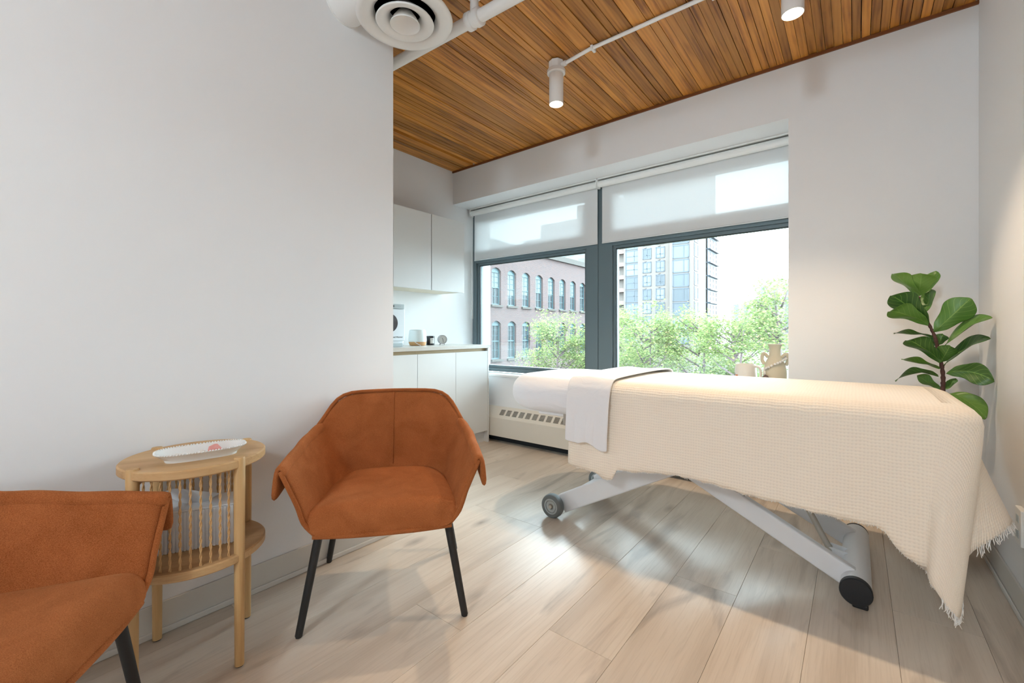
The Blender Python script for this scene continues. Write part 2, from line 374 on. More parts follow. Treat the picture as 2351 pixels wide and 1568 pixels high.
def catmull(pts, n):
    pts = [Vector(p) for p in pts]; out = []
    m = len(pts) - 1
    for i in range(n):
        t = i / (n - 1) * m; k = min(int(t), m - 1); f = t - k
        p0 = pts[max(k - 1, 0)]; p1 = pts[k]; p2 = pts[k + 1]; p3 = pts[min(k + 2, m)]
        out.append(0.5 * ((2 * p1) + (p2 - p0) * f + (2 * p0 - 5 * p1 + 4 * p2 - p3) * f * f + (3 * p1 - p0 - 3 * p2 + p3) * f ** 3))
    return out

# ================================================================== THE ROOM
# floor: a slab with single planks
floor = struct('floor', MB().box(XC - 0.1, YB - 0.1, -0.12, XR + 0.1, 3.6, -0.012), M_SUBF, 'light oak plank floor of the room', 'floor')
PW = 0.242
x = -0.617 - PW * 11
col_i = 0
PH = {6: 1.95, 7: 1.95, 8: 1.10, 9: 1.885, 10: 1.30, 11: 1.93, 12: 2.45, 13: 1.55, 14: 2.2, 15: 1.9}
while x < XR:
    x0, x1 = max(x, XC), min(x + PW, XR)
    if x1 - x0 > 0.01:
        ph = PH.get(col_i, 0.4 + (col_i * 0.77) % 1.8)
        y = ph - 1.83 * 4
        while y < 3.29:
            y0, y1 = max(y, YB), min(y + 1.83, 3.29)
            if y1 - y0 > 0.02 and not (x1 <= XL - 0.1 and y1 < YE - 0.2):
                hx, hy = (x1 - x0) / 2 - 0.0004, (y1 - y0) / 2 - 0.0004
                o = part('plank', MB().box(-hx, -hy, -0.012, hx, hy, 0), M_FLOOR, floor, bevel=0.0006, seg=1)
                o.location = ((x0 + x1) / 2, (y0 + y1) / 2, 0)
            y += 1.83
    x += PW; col_i += 1

# ceiling: slab with laminated boards on edge
ceiling = struct('ceiling', MB().box(XC - 0.15, YB - 0.1, CEIL + 0.06, XR + 0.15, 3.75, CEIL + 0.2), M_SUB, 'stained laminated timber ceiling', 'ceiling')
BW = 0.0408
bx = MB().box(-BW / 2 + 0.0010, -(YW - YB) / 2, 0, BW / 2 - 0.0008, (YW - YB) / 2, 0.07).mesh('board')
bx.materials.append(M_CEIL)
nb = int((XR - XC) / BW) + 1
for i in range(nb):
    xx = XC + (i + 0.5) * BW
    if xx + BW / 2 > XR + 0.02: break
    o = link('board', bx, None, ceiling)
    dz = random.choice([0, 0, 0.001, 0.002, 0.004, 0.006]) + (0.022 if i in (7,) else 0)
    o.location = (xx, (YW + YB) / 2, CEIL + dz); o.scale.x = random.choice([1.0, 1.0, 1.0, 0.97, 0.94])
struct('trim_1', MB().box(XC, YW - 0.012, CEIL - 0.016, XR, YW, CEIL + 0.001), M_CTRIM, 'narrow brown strip along the top of the window wall', 'trim')

# walls
struct('wall_left', MB().box(XC - 0.1, YB, 0, XL, YE, CEIL + 0.05), M_WALL, 'wide white wall behind the rust armchairs', 'wall')
struct('wall_alcove', MB().box(XC - 0.2, YE, 0, XC, 3.75, CEIL + 0.05), M_WALL, 'white alcove wall behind the kitchen cabinets', 'wall')
struct('wall_right', MB().box(XR, YB - 0.1, 0, XR + 0.12, 3.75, CEIL + 0.05), M_WALL, 'white wall at the right beside the fig plant', 'wall')
struct('wall_back', MB().box(XL - 0.1, YB - 0.12, 0, XR + 0.1, YB, CEIL + 0.05), M_WALL, 'white wall behind the viewer', 'wall')
XP = -0.327
wb = MB()
wb.box(XC, YW, 2.38, XP, 3.452, CEIL + 0.05); wb.box(XC, 3.452, 2.38, -0.22, 3.72, CEIL + 0.05)
wb.box(XP, YW, 0, XR, 3.452, CEIL + 0.05); wb.box(-0.22, 3.452, 0, XR, 3.72, CEIL + 0.05)
wb.box(XC, 3.27, 0, XP, 3.452, SILL - 0.02); wb.box(XC, 3.452, 0, -0.22, 3.72, SILL - 0.02)
struct('wall_window', wb, M_WALL, 'white wall around the wide window recess', 'wall')
struct('trim_2', MB().box(XC, 3.255, SILL - 0.02, XP, 3.46, SILL), M_TRIMW, 'white window sill ledge', 'sill', bevel=0.003)
# baseboards
def baseboard(name, mb1, mb2, label):
    o = struct(name, mb1, M_BASE, label, 'baseboard', bevel=0.002)
    part('shoe_moulding', mb2, M_SHOE, o, bevel=0.004)
baseboard('baseboard_left', MB().box(XL, YB, 0.0, XL + 0.008, YE, 0.112), MB().box(XL + 0.008, YB, 0, XL + 0.016, YE, 0.022), 'greige baseboard along the wall behind the armchairs')
baseboard('baseboard_right', MB().box(XR - 0.008, YB, 0, XR, YW, 0.112), MB().box(XR - 0.016, YB, 0, XR - 0.008, YW, 0.022), 'greige baseboard along the right wall')
baseboard('baseboard_window', MB().box(XP, YW - 0.008, 0, XR - 0.016, YW, 0.112), MB().box(XP, YW - 0.016, 0, XR - 0.016, YW - 0.008, 0.022), 'greige baseboard under the pier beside the window')

# ------------------------------------------------------------------ window
win = thing('window_1', 'wide dark grey aluminium window with two large panes and two transom panes', 'window', (0, 0, 0), kind='structure')
Y0, Y1 = 3.46, 3.56; XJ = -0.30
def fr(x0, z0, x1, z1, y0=Y0, y1=Y1, n='frame_bar'): part(n, MB().box(x0, y0, z0, x1, y1, z1), M_FRAME, win, bevel=0.003)
fr(XC, SILL, XC + 0.055, 2.38)                       # left jamb
fr(XC + 0.055, SILL + 0.004, -1.888, SILL + 0.042); fr(-1.64, SILL + 0.004, XJ, SILL + 0.042)
fr(-1.888, SILL, -1.775, 2.38); fr(-1.772, SILL, -1.64, 2.38, Y0 + 0.002)     # coupled mullion
fr(XJ, SILL + 0.004, XJ + 0.05, 2.38)
for a, b in ((XC + 0.055, -1.888), (-1.64, XJ)):
    fr(a, 1.802, b, 1.915); fr(a, 2.27, b, 2.38)
# inner sash frames and gaskets
for a, b in ((XC + 0.055, -1.888), (-1.64, XJ)):
    for (z0, z1) in ((SILL + 0.042, 1.802), (1.915, 2.27)):
        m = MB(); t = 0.024
        m.box(a, Y0 + 0.022, z0, a + t, Y1 - 0.01, z1); m.box(b - t, Y0 + 0.022, z0, b, Y1 - 0.01, z1)
        m.box(a + t, Y0 + 0.022, z0, b - t, Y1 - 0.01, z0 + t); m.box(a + t, Y0 + 0.022, z1 - t, b - t, Y1 - 0.01, z1)
        part('sash', m, M_FRAME, win, bevel=0.002)
        m = MB(); q = t + 0.006
        m.box(a + t, Y0 + 0.03, z0 + t, a + q, Y0 + 0.05, z1 - t); m.box(b - q, Y0 + 0.03, z0 + t, b - t, Y0 + 0.05, z1 - t)
        m.box(a + q, Y0 + 0.03, z1 - q, b - q, Y0 + 0.05, z1 - t)
        part('gasket', m, M_GASKET, win)
        part('pane', MB().box(a + t, YG + 0.012, z0 + t, b - t, YG + 0.018, z1 - t), M_GLASS, win)

# ------------------------------------------------------------------ roller blinds
def blind(x0, x1, label):
    t = thing('roller_blind', label, 'blind', ((x0 + x1) / 2, 3.41, 2.38), group='roller blinds in the window recess')
    hw = (x1 - x0) / 2
    part('cassette_tube', MB().tube([(-hw, 0, -0.048), (hw, 0, -0.048)], 0.028, 20), M_TRIMW, t, 'auto')
    part('mounting_rail', MB().box(-hw, -0.022, -0.013, hw, 0.022, -0.001), M_TRIMW, t)
    n = 24; P = []
    for j in range(9):
        zz = lerp(-0.06, -0.548, j / 8)
        P.append([(lerp(-hw + 0.022, hw - 0.012, i / n), 0.024 + 0.0015 * math.sin(i * 1.1 + j * 0.7) * (j / 8), zz) for i in range(n + 1)])
    part('screen_fabric', MB().grid(P), M_BLIND, t, 'all')
    part('bottom_bar', MB().tube([(-hw + 0.022, 0.024, -0.551), (hw - 0.012, 0.024, -0.551)], 0.005, 8), M_BLIND, t, 'auto')
    for s in (-1, 1): part('bracket', MB().box(s * hw - 0.004, -0.03, -0.082, s * hw + 0.004, 0.03, -0.012), M_TRIMW, t, bevel=0.002)
    return t
b1 = blind(-3.25, -1.752, 'narrower white roller blind half lowered over the left pane')
b2 = blind(-1.742, -0.335, 'wider white roller blind half lowered over the right pane')
ch = MB()
for dx in (0, 0.03): ch.tube([(-0.72 + dx * 0.3, -0.01 - dx, -0.06), (-0.72 + dx * 0.3, -0.01 - dx, -1.18)], 0.0016, 6)
part('bead_chain', ch, M_TRIMW, b1)

# ------------------------------------------------------------------ convector under the window
rad = thing('convector_heater', 'long beige convector heater with slotted sloping top under the window', 'heater', (XC, 3.18, 0))
RW = -0.34 - XC
part('front_panel', MB().box(0, 0, 0.062, RW, 0.012, 0.238), M_RAD, rad, bevel=0.003)
ang = math.atan2(0.095, 0.088)
m = MB(); m.v = [(0, 0, 0.238), (RW, 0, 0.238), (RW, 0.089, 0.335), (0, 0.089, 0.335), (0, 0.012, 0.228), (RW, 0.012, 0.228), (RW, 0.089, 0.31), (0, 0.089, 0.31)]
m.f = [(0, 1, 2, 3), (4, 7, 6, 5), (0, 4, 5, 1), (2, 6, 7, 3), (0, 3, 7, 4), (1, 5, 6, 2)]
part('sloping_top', m, M_RAD, rad)
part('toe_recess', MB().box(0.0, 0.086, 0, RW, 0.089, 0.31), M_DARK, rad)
ay = Vector((0, 0.089, 0.097)).normalized(); az = Vector((0, -0.097, 0.089)).normalized()
sl = MB()
for k in range(9): sl.obox(ay * (-0.028 + k * 0.007), (1, 0, 0), ay, az, 0.026, 0.0015, 0.0006)
slm = sl.mesh('slots'); slm.materials.append(M_SLOT)
k = 0; xx = 0.62
while xx < RW - 0.05:
    link('slots', slm, None, rad, loc=(xx, 0.0445 - 0.001, 0.2865 + 0.001)); xx += 0.0765

# ------------------------------------------------------------------ kitchen
XF = -2.785
def base_unit(y0, y1, doors, end, label):
    t = thing('base_cabinet', label, 'cabinet', (XC + 0.002, y0, 0), group='white base cabinets')
    W_, D_ = y1 - y0, XF - XC - 0.002
    part('carcass', MB().box(0, 0, 0.11, D_ - 0.04, W_ - 0.005, 0.866), M_CAB, t)
    part('channel', MB().box(D_ - 0.04, 0, 0.84, D_ - 0.028, W_ - (0.02 if end else 0), 0.906), M_CABIN, t)
    part('toe_kick', MB().box(0, 0, 0, D_ - 0.045, W_ - 0.02, 0.108), M_CAB, t)
    for d0, d1 in doors: part('door', MB().box(D_ - 0.02, d0 - y0 + 0.0015, 0.112, D_, d1 - y0 - 0.0015, 0.878), M_CAB, t, bevel=0.001)
    if end: part('end_panel', MB().box(0, W_ - 0.019, 0, D_ + 0.001, W_, 0.906), M_CAB, t, bevel=0.001)
base_unit(1.44, 2.291, [(1.44, 1.862), (1.862, 2.291)], False, 'base cabinet half hidden behind the white wall edge')
base_unit(2.292, 3.165, [(2.292, 2.722), (2.722, 3.145)], True, 'base cabinet beside the window with two plain white doors')
tag(part('worktop', MB().box(XC, 1.43, 0.906, XF + 0.012, 3.17, 0.937), M_TOP, None, bevel=0.002), 'pale grey worktop on the white base cabinets', 'worktop')
def wall_unit(y0, y1, doors, label):
    t = thing('wall_cabinet', label, 'cabinet', (XC, y0, 1.44), group='white wall cabinets')
    W_ = y1 - y0
    part('carcass', MB().box(0, 0, 0, 0.312, W_, 0.66), M_CAB, t, bevel=0.001)
    part('bottom_panel', MB().box(0, 0, -0.002, 0.315, W_, 0.0), plain('cream_underside', srgb(226, 214, 192), 0.5) if 'cream_underside' not in MATS else MATS['cream_underside'], t)
    for d0, d1 in doors: part('door', MB().box(0.314, d0 - y0 + 0.002, -0.008, 0.333, d1 - y0 - 0.002, 0.664), M_CAB, t, bevel=0.001)
wall_unit(1.775, 2.582, [(1.775, 2.178), (2.178, 2.582)], 'wall cabinet cut off by the white wall edge')
wall_unit(2.584, 2.995, [(2.587, 2.995)], 'single door wall cabinet nearest the window')

# ------------------------------------------------------------------ things on the worktop
t = thing('towel_warmer', 'white towel warmer box with round window and grey control strip', 'towel warmer', (-3.13, 2.12, 0.937))
part('body', MB().box(-0.14, -0.19, 0.02, 0.155, 0.185, 0.322), M_APPL, t, bevel=0.012, seg=3)
part('door_panel', MB().box(0.155, -0.185, 0.05, 0.172, 0.18, 0.312), M_APPL, t, bevel=0.006, seg=3)
part('control_strip', MB().box(0.12, -0.19, 0.314, 0.176, 0.172, 0.352), M_PANEL, t, bevel=0.004)
part('display', MB().box(0.1755, 0.045, 0.324, 0.1775, 0.07, 0.342), M_INK, t)
for k in range(4): part('button', MB().box(0.1755, 0.084 + k * 0.016, 0.329, 0.1772, 0.092 + k * 0.016, 0.338), M_HUB, t)
part('round_window', MB().lathe([(0.0, 0.174), (0.062, 0.1745), (0.068, 0.178), (0.074, 0.178), (0.076, 0.172)], (0, 0, 0.196), 32, 'x'), plain('smoked_glass', (0.10, 0.10, 0.11, 1), 0.15, var=(14, 0.5)), t, 'auto').location = (0, 0.030, 0)
part('base_plate', MB().box(-0.13, -0.18, 0, 0.16, 0.17, 0.03), M_PANEL, t, bevel=0.003)
fc = bpy.data.curves.new('lettering', 'FONT'); fc.body = 'Towel Warmer'; fc.size = 0.0195; fc.extrude = 0.0004; fc.align_x = 'RIGHT'
fo = bpy.data.objects.new('lettering_source', fc); COL.objects.link(fo)
bpy.context.view_layer.update()
fm = bpy.data.meshes.new_from_object(fo.evaluated_get(bpy.context.evaluated_depsgraph_get())); bpy.data.objects.remove(fo)
fm.materials.clear(); fm.materials.append(M_INK)
link('lettering', fm, None, t, loc=(0.1725, 0.160, 0.075), rot=(PI / 2, 0, PI / 2))

t = thing('aroma_diffuser', 'frosted white aroma diffuser with wooden base and cord', 'diffuser', (-3.11, 2.56, 0.937))
part('glass_cover', MB().lathe([(0.079, 0.035), (0.081, 0.05), (0.079, 0.09), (0.074, 0.13), (0.070, 0.140), (0.062, 0.144), (0.0, 0.146)], seg=40), M_DIFF, t, 'all')
part('wooden_base', MB().lathe([(0.0, 0.0), (0.062, 0.0), (0.070, 0.004), (0.079, 0.030), (0.079, 0.036), (0.0, 0.036)], seg=40), M_CORK, t, 'auto')
part('power_cord', MB().tube(catmull([(-0.01, -0.085, 0.05), (0.03, -0.075, 0.045), (0.06, -0.055, 0.02), (0.085, -0.035, 0.003)], 14), 0.003, 8), M_TRIMW, t, 'all')

t = thing('candle', 'black jar candle with a cream label', 'candle', (-3.12, 2.72, 0.937))
part('jar', MB().lathe([(0, 0), (0.036, 0), (0.038, 0.004), (0.038, 0.084), (0.035, 0.086), (0.034, 0.07), (0, 0.07)], seg=32), M_CANDLE, t, 'auto')
lb = MB(); P = [[(0.0386 * math.cos(a), 0.0386 * math.sin(a), zz) for a in [lerp(-0.75, 0.35, i / 10) for i in range(11)]] for zz in (0.016, 0.066)]
part('label', lb.grid(P), M_LABEL, t, 'all')
for q in range(2):
    part('print_line', MB().grid([[(0.039 * math.cos(a), 0.039 * math.sin(a), zz) for a in [lerp(-0.5, 0.1, i / 6) for i in range(7)]] for zz in (0.05 - q * 0.012, 0.0535 - q * 0.012)]), M_CLOCK if q else M_INK, t, 'all')

t = thing('alarm_clock', 'small round pale alarm clock on a stand', 'clock', (-3.11, 2.86, 0.937), rz=-0.35)
part('case', MB().lathe([(0, -0.022), (0.040, -0.022), (0.044, -0.018), (0.044, 0.018), (0.041, 0.022), (0.038, 0.018)], (0, 0, 0.052), 36, 'x'), M_CLOCK, t, 'auto')
part('dial', MB().lathe([(0, 0.0165), (0.039, 0.0165)], (0, 0, 0.052), 36, 'x'), M_LABEL, t)
for a, l in ((2.2, 0.02), (-1.4, 0.028)): part('hand', MB().obox((0.0185, math.cos(a) * l / 2, 0.052 + math.sin(a) * l / 2), (1, 0, 0), (0, math.cos(a), math.sin(a)), (0, -math.sin(a), math.cos(a)), 0.0006, l / 2, 0.0012), M_INK, t)
tick = MB()
for k in range(12):
    a = k * PI / 6; tick.obox((0.0175, 0.033 * math.cos(a), 0.052 + 0.033 * math.sin(a)), (1, 0, 0), (0, math.cos(a), math.sin(a)), (0, -math.sin(a), math.cos(a)), 0.0004, 0.003, 0.0008)
part('hour_marks', tick, M_INK, t)
for s in (-1, 1): part('foot', MB().tube([(0, s * 0.018, 0.016), (0.0, s * 0.026, 0.0)], [0.005, 0.006], 10), M_CLOCK, t, 'auto')

# ------------------------------------------------------------------ sill pottery
t = thing('vase', 'tall cream stoneware vase with bead string on the sill', 'vase', (-0.425, 3.375, SILL))
part('body', MB().lathe([(0, 0), (0.05, 0), (0.060, 0.02), (0.068, 0.08), (0.068, 0.15), (0.060, 0.20), (0.044, 0.235), (0.034, 0.26), (0.033, 0.30), (0.036, 0.318), (0.042, 0.328), (0.042, 0.334), (0.036, 0.335), (0.029, 0.31), (0.028, 0.26), (0.0, 0.25)], seg=40), M_VASE, t, 'auto')
for s in (-1, 1):
    part('handle', MB().tube(catmull([(s * 0.040, 0, 0.245), (s * 0.062, 0, 0.270), (s * 0.074, 0, 0.255), (s * 0.074, 0, 0.225), (s * 0.062, 0, 0.195)], 16), 0.011, 10), M_VASE, t, 'all')
bead = MB().lathe([(0, -0.0085), (0.005, -0.0075), (0.0085, -0.003), (0.0085, 0.003), (0.005, 0.0075), (0, 0.0085)], seg=10).mesh('bead', 'all'); bead.materials.append(M_BEAD)
path = catmull([(0.066, -0.020, 0.240), (0.045, -0.052, 0.222), (0.012, -0.066, 0.205), (-0.03, -0.062, 0.180), (-0.052, -0.05, 0.165), (-0.052, -0.052, 0.14)], 13)
for p in path: link('bead', bead, None, t, loc=p)
part('shell_pendant', MB().lathe([(0, -0.026), (0.014, -0.022), (0.022, -0.008), (0.021, 0.006), (0.012, 0.018), (0, 0.022)], (-0.046, -0.066, 0.108), 14), M_SHELL, t, 'all')
t = thing('jug', 'squat pale pottery jug beside the vase on the sill', 'jug', (-0.60, 3.37, SILL))
part('body', MB().lathe([(0, 0), (0.06, 0), (0.070, 0.02), (0.071, 0.10), (0.066, 0.17), (0.060, 0.192), (0.058, 0.195), (0.054, 0.19), (0.06, 0.16), (0.0, 0.12)], seg=40), M_JUG, t, 'auto')
part('handle', MB().tube(catmull([(0.055, -0.01, 0.180), (0.086, -0.01, 0.172), (0.095, -0.01, 0.13), (0.085, -0.01, 0.09), (0.066, -0.01, 0.07)], 18), 0.008, 10), M_JUG, t, 'all')
P = [[(0.0725 * math.cos(a), 0.0725 * math.sin(a), zz) for a in [lerp(-2.42, -2.10, i / 6) for i in range(7)]] for zz in (0.098, 0.112, 0.122)]
part('painted_patch', MB().grid(P), M_RUST, t, 'all')
m = MB()
for q in range(6):
    a = -2.75 + q * 0.05; m.obox((0.0722 * math.cos(a), 0.0722 * math.sin(a), 0.105 + 0.011 * (q % 3)), (-math.sin(a), math.cos(a), 0), (math.cos(a), math.sin(a), 0), (0, 0, 1), 0.002, 0.0005, 0.005)
part('painted_marks', m, M_INK, t)

# ================================================================== TREATMENT BED
BN, BF, BT = 1.985, 2.765, 0.805          # near side, far side, top of mattress
HX, FX = -1.695, 0.318                    # head end, foot end
bed = thing('massage_bed', 'white electric massage bed on a wheeled scissor frame', 'bed', (-0.7, 2.40, 0))
def bl(p): return (p[0] + 0.7, p[1] - 2.40, p[2])
def rrect(x0, x1, y0, y1, r0, r1, n=10):
    """rounded plan outline, anticlockwise; r0 at x0 end, r1 at x1 end"""
    out = []
    for (cx, cy, a0, r) in ((x1 - r1, y0 + r1, -90, r1), (x1 - r1, y1 - r1, 0, r1), (x0 + r0, y1 - r0, 90, r0), (x0 + r0, y0 + r0, 180, r0)):
        for k in range(n + 1):
            a = math.radians(a0 + 90 * k / n); out.append((cx + r * math.cos(a), cy + r * math.sin(a)))
    return out
def pillow(x0, x1, y0, y1, z0, z1, r0, r1, e):
    """cushion with plan outline and rounded top and bottom edges"""
    rows = []
    prof = [(1.0, 0.0), (0.45, 0.01)] if False else []
    K = 6
    ring = []
    for k in range(K + 1):
        a = PI / 2 * k / K; ring.append((e * (1 - math.sin(a)), z0 + e * (1 - math.cos(a))))
    for k in range(1, K + 1):
        a = PI / 2 * k / K; ring.append((e * (1 - math.cos(a)), z1 - e * (1 - math.sin(a))))
    m = MB(); P = []
    for ins, zz in ring:
        o = rrect(x0 + ins, x1 - ins, y0 + ins, y1 - ins, max(r0 - ins, 0.02), max(r1 - ins, 0.02))
        P.append([bl((p[0], p[1], zz)) for p in o] + [bl((o[0][0], o[0][1], zz))])
    uv = [[(p[0] + p[1] * 0.6, p[2] + 0.3 * p[1]) for p in row] for row in P]
    m.grid(P, uv)
    n = len(P[0])
    m.f.append(tuple(range(n - 1))[::-1]); q = (len(P) - 1) * n; m.f.append(tuple(q + i for i in range(n - 1)))
    return m
part('head_cushion', pillow(HX, -1.02, BN + 0.005, BF - 0.005, 0.605, BT, 0.25, 0.03, 0.095), M_SHEET, bed, 'all')
part('body_cushion', pillow(-1.015, FX, BN + 0.005, BF - 0.005, 0.66, BT - 0.005, 0.03, 0.13, 0.06), M_SHEET, bed, 'all')
part('deck', MB().box(*bl((-1.45, 2.08, 0.585)), *bl((0.22, 2.68, 0.66))), M_WHITEM, bed, bevel=0.01)
part('support_bracket', MB().box(*bl((-1.268, 2.06, 0.545)), *bl((-1.232, 2.085, 0.64))), M_STEEL, bed, bevel=0.003)
# scissor frame
def bar(p0, p1, y0, y1, h, name, mat=M_WHITEM):
    p0, p1 = Vector(bl((p0[0], 0, p0[1]))), Vector(bl((p1[0], 0, p1[1]))); d = (p1 - p0).normalized(); up = Vector((-d.z, 0, d.x))
    c = (p0 + p1) / 2; c.y = (y0 + y1) / 2 - 2.40
    part(name, MB().obox(c, d, (0, 1, 0), up, (p1 - p0).length / 2, (y1 - y0) / 2, h / 2), mat, bed, bevel=0.008, seg=3)
for y0 in (2.145, 2.575): bar((-1.335, 0.068), (-0.40, 0.582), y0, y0 + 0.04, 0.104, 'scissor_arm')
for y0 in (2.20, 2.62): bar((-0.015, 0.072), (-1.02, 0.58), y0, y0 + 0.04, 0.086, 'scissor_arm')
part('axle_beam', MB().tube([bl((-1.33, 2.15, 0.075)), bl((-1.33, 2.62, 0.075))], 0.03, 16), M_WHITEM, bed, 'auto')
part('cross_beam', MB().obox(bl((-1.20, 2.38, 0.125)), (1, 0, 0.4), (0, 1, 0), (-0.4, 0, 1), 0.05, 0.20, 0.028), M_WHITEM, bed, bevel=0.02, seg=4)
for yy, s in ((2.10, -1), (2.665, 1)):
    wl = part('wheel', MB().lathe([(0.044, -0.022), (0.058, -0.022), (0.064, -0.018), (0.0665, -0.008), (0.0665, 0.008), (0.064, 0.018), (0.058, 0.022), (0.044, 0.022)], (0, 0, 0), 40, 'y'), M_RUBBER, bed, 'auto')
    wl.location = bl((-1.362, yy, 0.0665))
    part('hub', MB().lathe([(0, 0.018), (0.044, 0.018), (0.044, -0.021), (0.036, -0.022), (0.034, -0.014), (0.031, -0.014), (0.030, -0.019), (0.017, -0.019), (0.015, -0.015), (0, -0.015)], (0, 0, 0), 32, 'y'), M_HUB, wl, 'auto')
    part('axle_cap', MB().lathe([(0.012, 0.03), (0.0125, -0.024), (0.010, -0.028), (0, -0.029)], (0, 0, 0), 20, 'y'), M_STEEL, wl, 'auto')
part('foot_tube', MB().tube([bl((0.0, 2.145, 0.062)), bl((0.0, 2.735, 0.062))], 0.05, 32), M_WHITEM, bed, 'auto')
for yy in (2.14, 2.74):
    s = -1 if yy < 2.4 else 1
    part('end_cap', MB().lathe([(0, s * -0.012), (0.0515 if s < 0 else 0.0495, s * -0.012), (0.0525 if s < 0 else 0.0495, s * 0.012), (0.0495, s * 0.016), (0, s * 0.017)], bl((0.0, yy, 0.061)), 32, 'y'), M_CAP, bed, 'auto')
    part('foot_pad', MB().box(*bl((-0.012, yy - 0.012, 0)), *bl((0.038, yy + 0.012, 0.02))), M_CAP, bed, bevel=0.006)
for yy in (2.375, 2.425): 
    part('strut_lug', MB().prism([(0.0 + 0.7, 0.10), (-0.09 + 0.7, 0.112), (-0.105 + 0.7, 0.095), (-0.09 + 0.7, 0.08), (-0.02 + 0.7, 0.03)], yy - 2.40, yy - 2.40 + 0.006), M_WHITEM, bed)
part('gas_strut', MB().tube([bl((-0.093, 2.402, 0.096)), bl((-0.17, 2.402, 0.25)), bl((-0.172, 2.402, 0.252)), bl((-0.30, 2.402, 0.52))], [0.013, 0.013, 0.017, 0.017], 16), M_STEEL, bed, 'auto')
part('lug_bolt', MB().lathe([(0, -0.012), (0.010, -0.010), (0.011, 0.0), (0.011, 0.06)], bl((-0.093, 2.373, 0.096)), 16, 'y'), M_STEEL, bed, 'auto')

# ------------------------------------------------------------------ blanket
XB0 = -1.178
def corner_path(ins):
    """top edge path from near-left, round the foot, to far-left"""
    y0, y1, xf, r = BN - 0.012 + ins, BF + 0.012 - ins, FX + 0.014 - ins, max(0.125 - ins, 0.02)
    pts = []
    N1, NC, NF = 54, 14, 22
    for i in range(N1): pts.append((lerp(XB0, xf - r, i / N1), y0))
    for i in range(NC): a = math.radians(-90 + 90 * i / NC); pts.append((xf - r + r * math.cos(a), y0 + r + r * math.sin(a)))
    for i in range(NF): pts.append((xf, lerp(y0 + r, y1 - r, i / NF)))
    for i in range(NC): a = math.radians(90 * i / NC); pts.append((xf - r + r * math.cos(a), y1 - r + r * math.sin(a)))
    for i in range(N1 + 1): pts.append((lerp(xf - r, XB0, i / N1), y1))
    return pts
N1, NC, NF = 54, 14, 22
NT = 2 * N1 + 2 * NC + NF + 1
rows = []
for ins, zz in ((0.10, BT + 0.010), (0.055, BT + 0.007), (0.022, BT - 0.006), (0.006, BT - 0.026), (0.0, BT - 0.055)):
    rows.append([Vector((p[0], p[1], zz)) for p in corner_path(ins)])
T = rows[-1]
# bottom hem positions
hem = []
near_z = [(-1.178, 0.373), (-1.05, 0.366), (-0.945, 0.342), (-0.925, 0.345), (-0.895, 0.402), (-0.64, 0.424), (-0.22, 0.404), (0.06, 0.388), (0.14, 0.345)]
for i in range(N1):
    xx = T[i].x
    zz = interp(near_z, xx)
    if xx > 0.06: zz -= (xx - 0.06) * 0.55
    hem.append(Vector((xx - 0.0, 1.950 + 0.012 * math.sin(xx * 9.0) + 0.006 * math.sin(xx * 23), zz)))
cpts = [tuple(hem[-1]), (0.185, 1.915, 0.262), (0.222, 1.905, 0.205), (0.250, 1.915, 0.170), (0.262, 1.95, 0.20), (0.268, 1.995, 0.262), (0.285, 2.03, 0.325), (0.318, 2.055, 0.362), (0.362, 2.09, 0.395), (0.400, 2.15, 0.415), (0.422, 2.24, 0.412), (0.418, 2.36, 0.405), (0.405, 2.50, 0.42), (0.40, 2.62, 0.47), (0.385, 2.70, 0.53), (0.345, 2.765, 0.59), (0.26, 2.79, 0.64), (0.17, 2.79, 0.665)]
nmid = 2 * NC + NF
hem += catmull(cpts, nmid + 1)[1:]
for i in range(N1 + 1):
    p = T[N1 + nmid + i]
    hem.append(Vector((p.x, 2.79 + 0.004 * math.sin(p.x * 8), 0.665)))
hem = hem[:NT]
NV = 16
for j in range(1, NV + 1):
    t = j / NV; row = []
    for i in range(NT):
        a, b = T[i], hem[i]
        e = t ** 1.25
        x_ = lerp(a.x, b.x, e); y_ = lerp(a.y, b.y, e); z_ = lerp(a.z, b.z, t)
        cr = 0.006 * math.sin(i * 0.55 + 2 * t) * t
        if N1 - 14 < i < N1 + nmid: cr *= 1.0
        row.append(Vector((x_, y_ + (cr if i < N1 else 0), z_)))
    rows.append(row)
for row in rows[5:]:                      # little raw-edge waviness at the hem
    pass
for i in range(NT): rows[-1][i].z += 0.003 * math.sin(i * 2.1) + random.uniform(-0.002, 0.002)
# uv: the flat cloth, inner edge point plus the length run outwards from it
inn = rows[0]
nrm_ = []
for i in range(NT):
    if i < N1: a = -PI / 2
    elif i < N1 + NC: a = -PI / 2 + PI / 2 * (i - N1) / NC
    elif i < N1 + NC + NF: a = 0.0
    elif i < N1 + 2 * NC + NF: a = PI / 2 * (i - N1 - NC - NF) / NC
    else: a = PI / 2
    nrm_.append((math.cos(a), math.sin(a)))
dist = [0.0] * NT; uvs = []
for j, row in enumerate(rows):
    if j:
        for i in range(NT): dist[i] += (row[i] - rows[j - 1][i]).length
    uvs.append([(inn[i].x + nrm_[i][0] * dist[i], inn[i].y + nrm_[i][1] * dist[i]) for i in range(NT)])
mbk = MB(); mbk.weld = True; mbk.grid(rows, uvs)
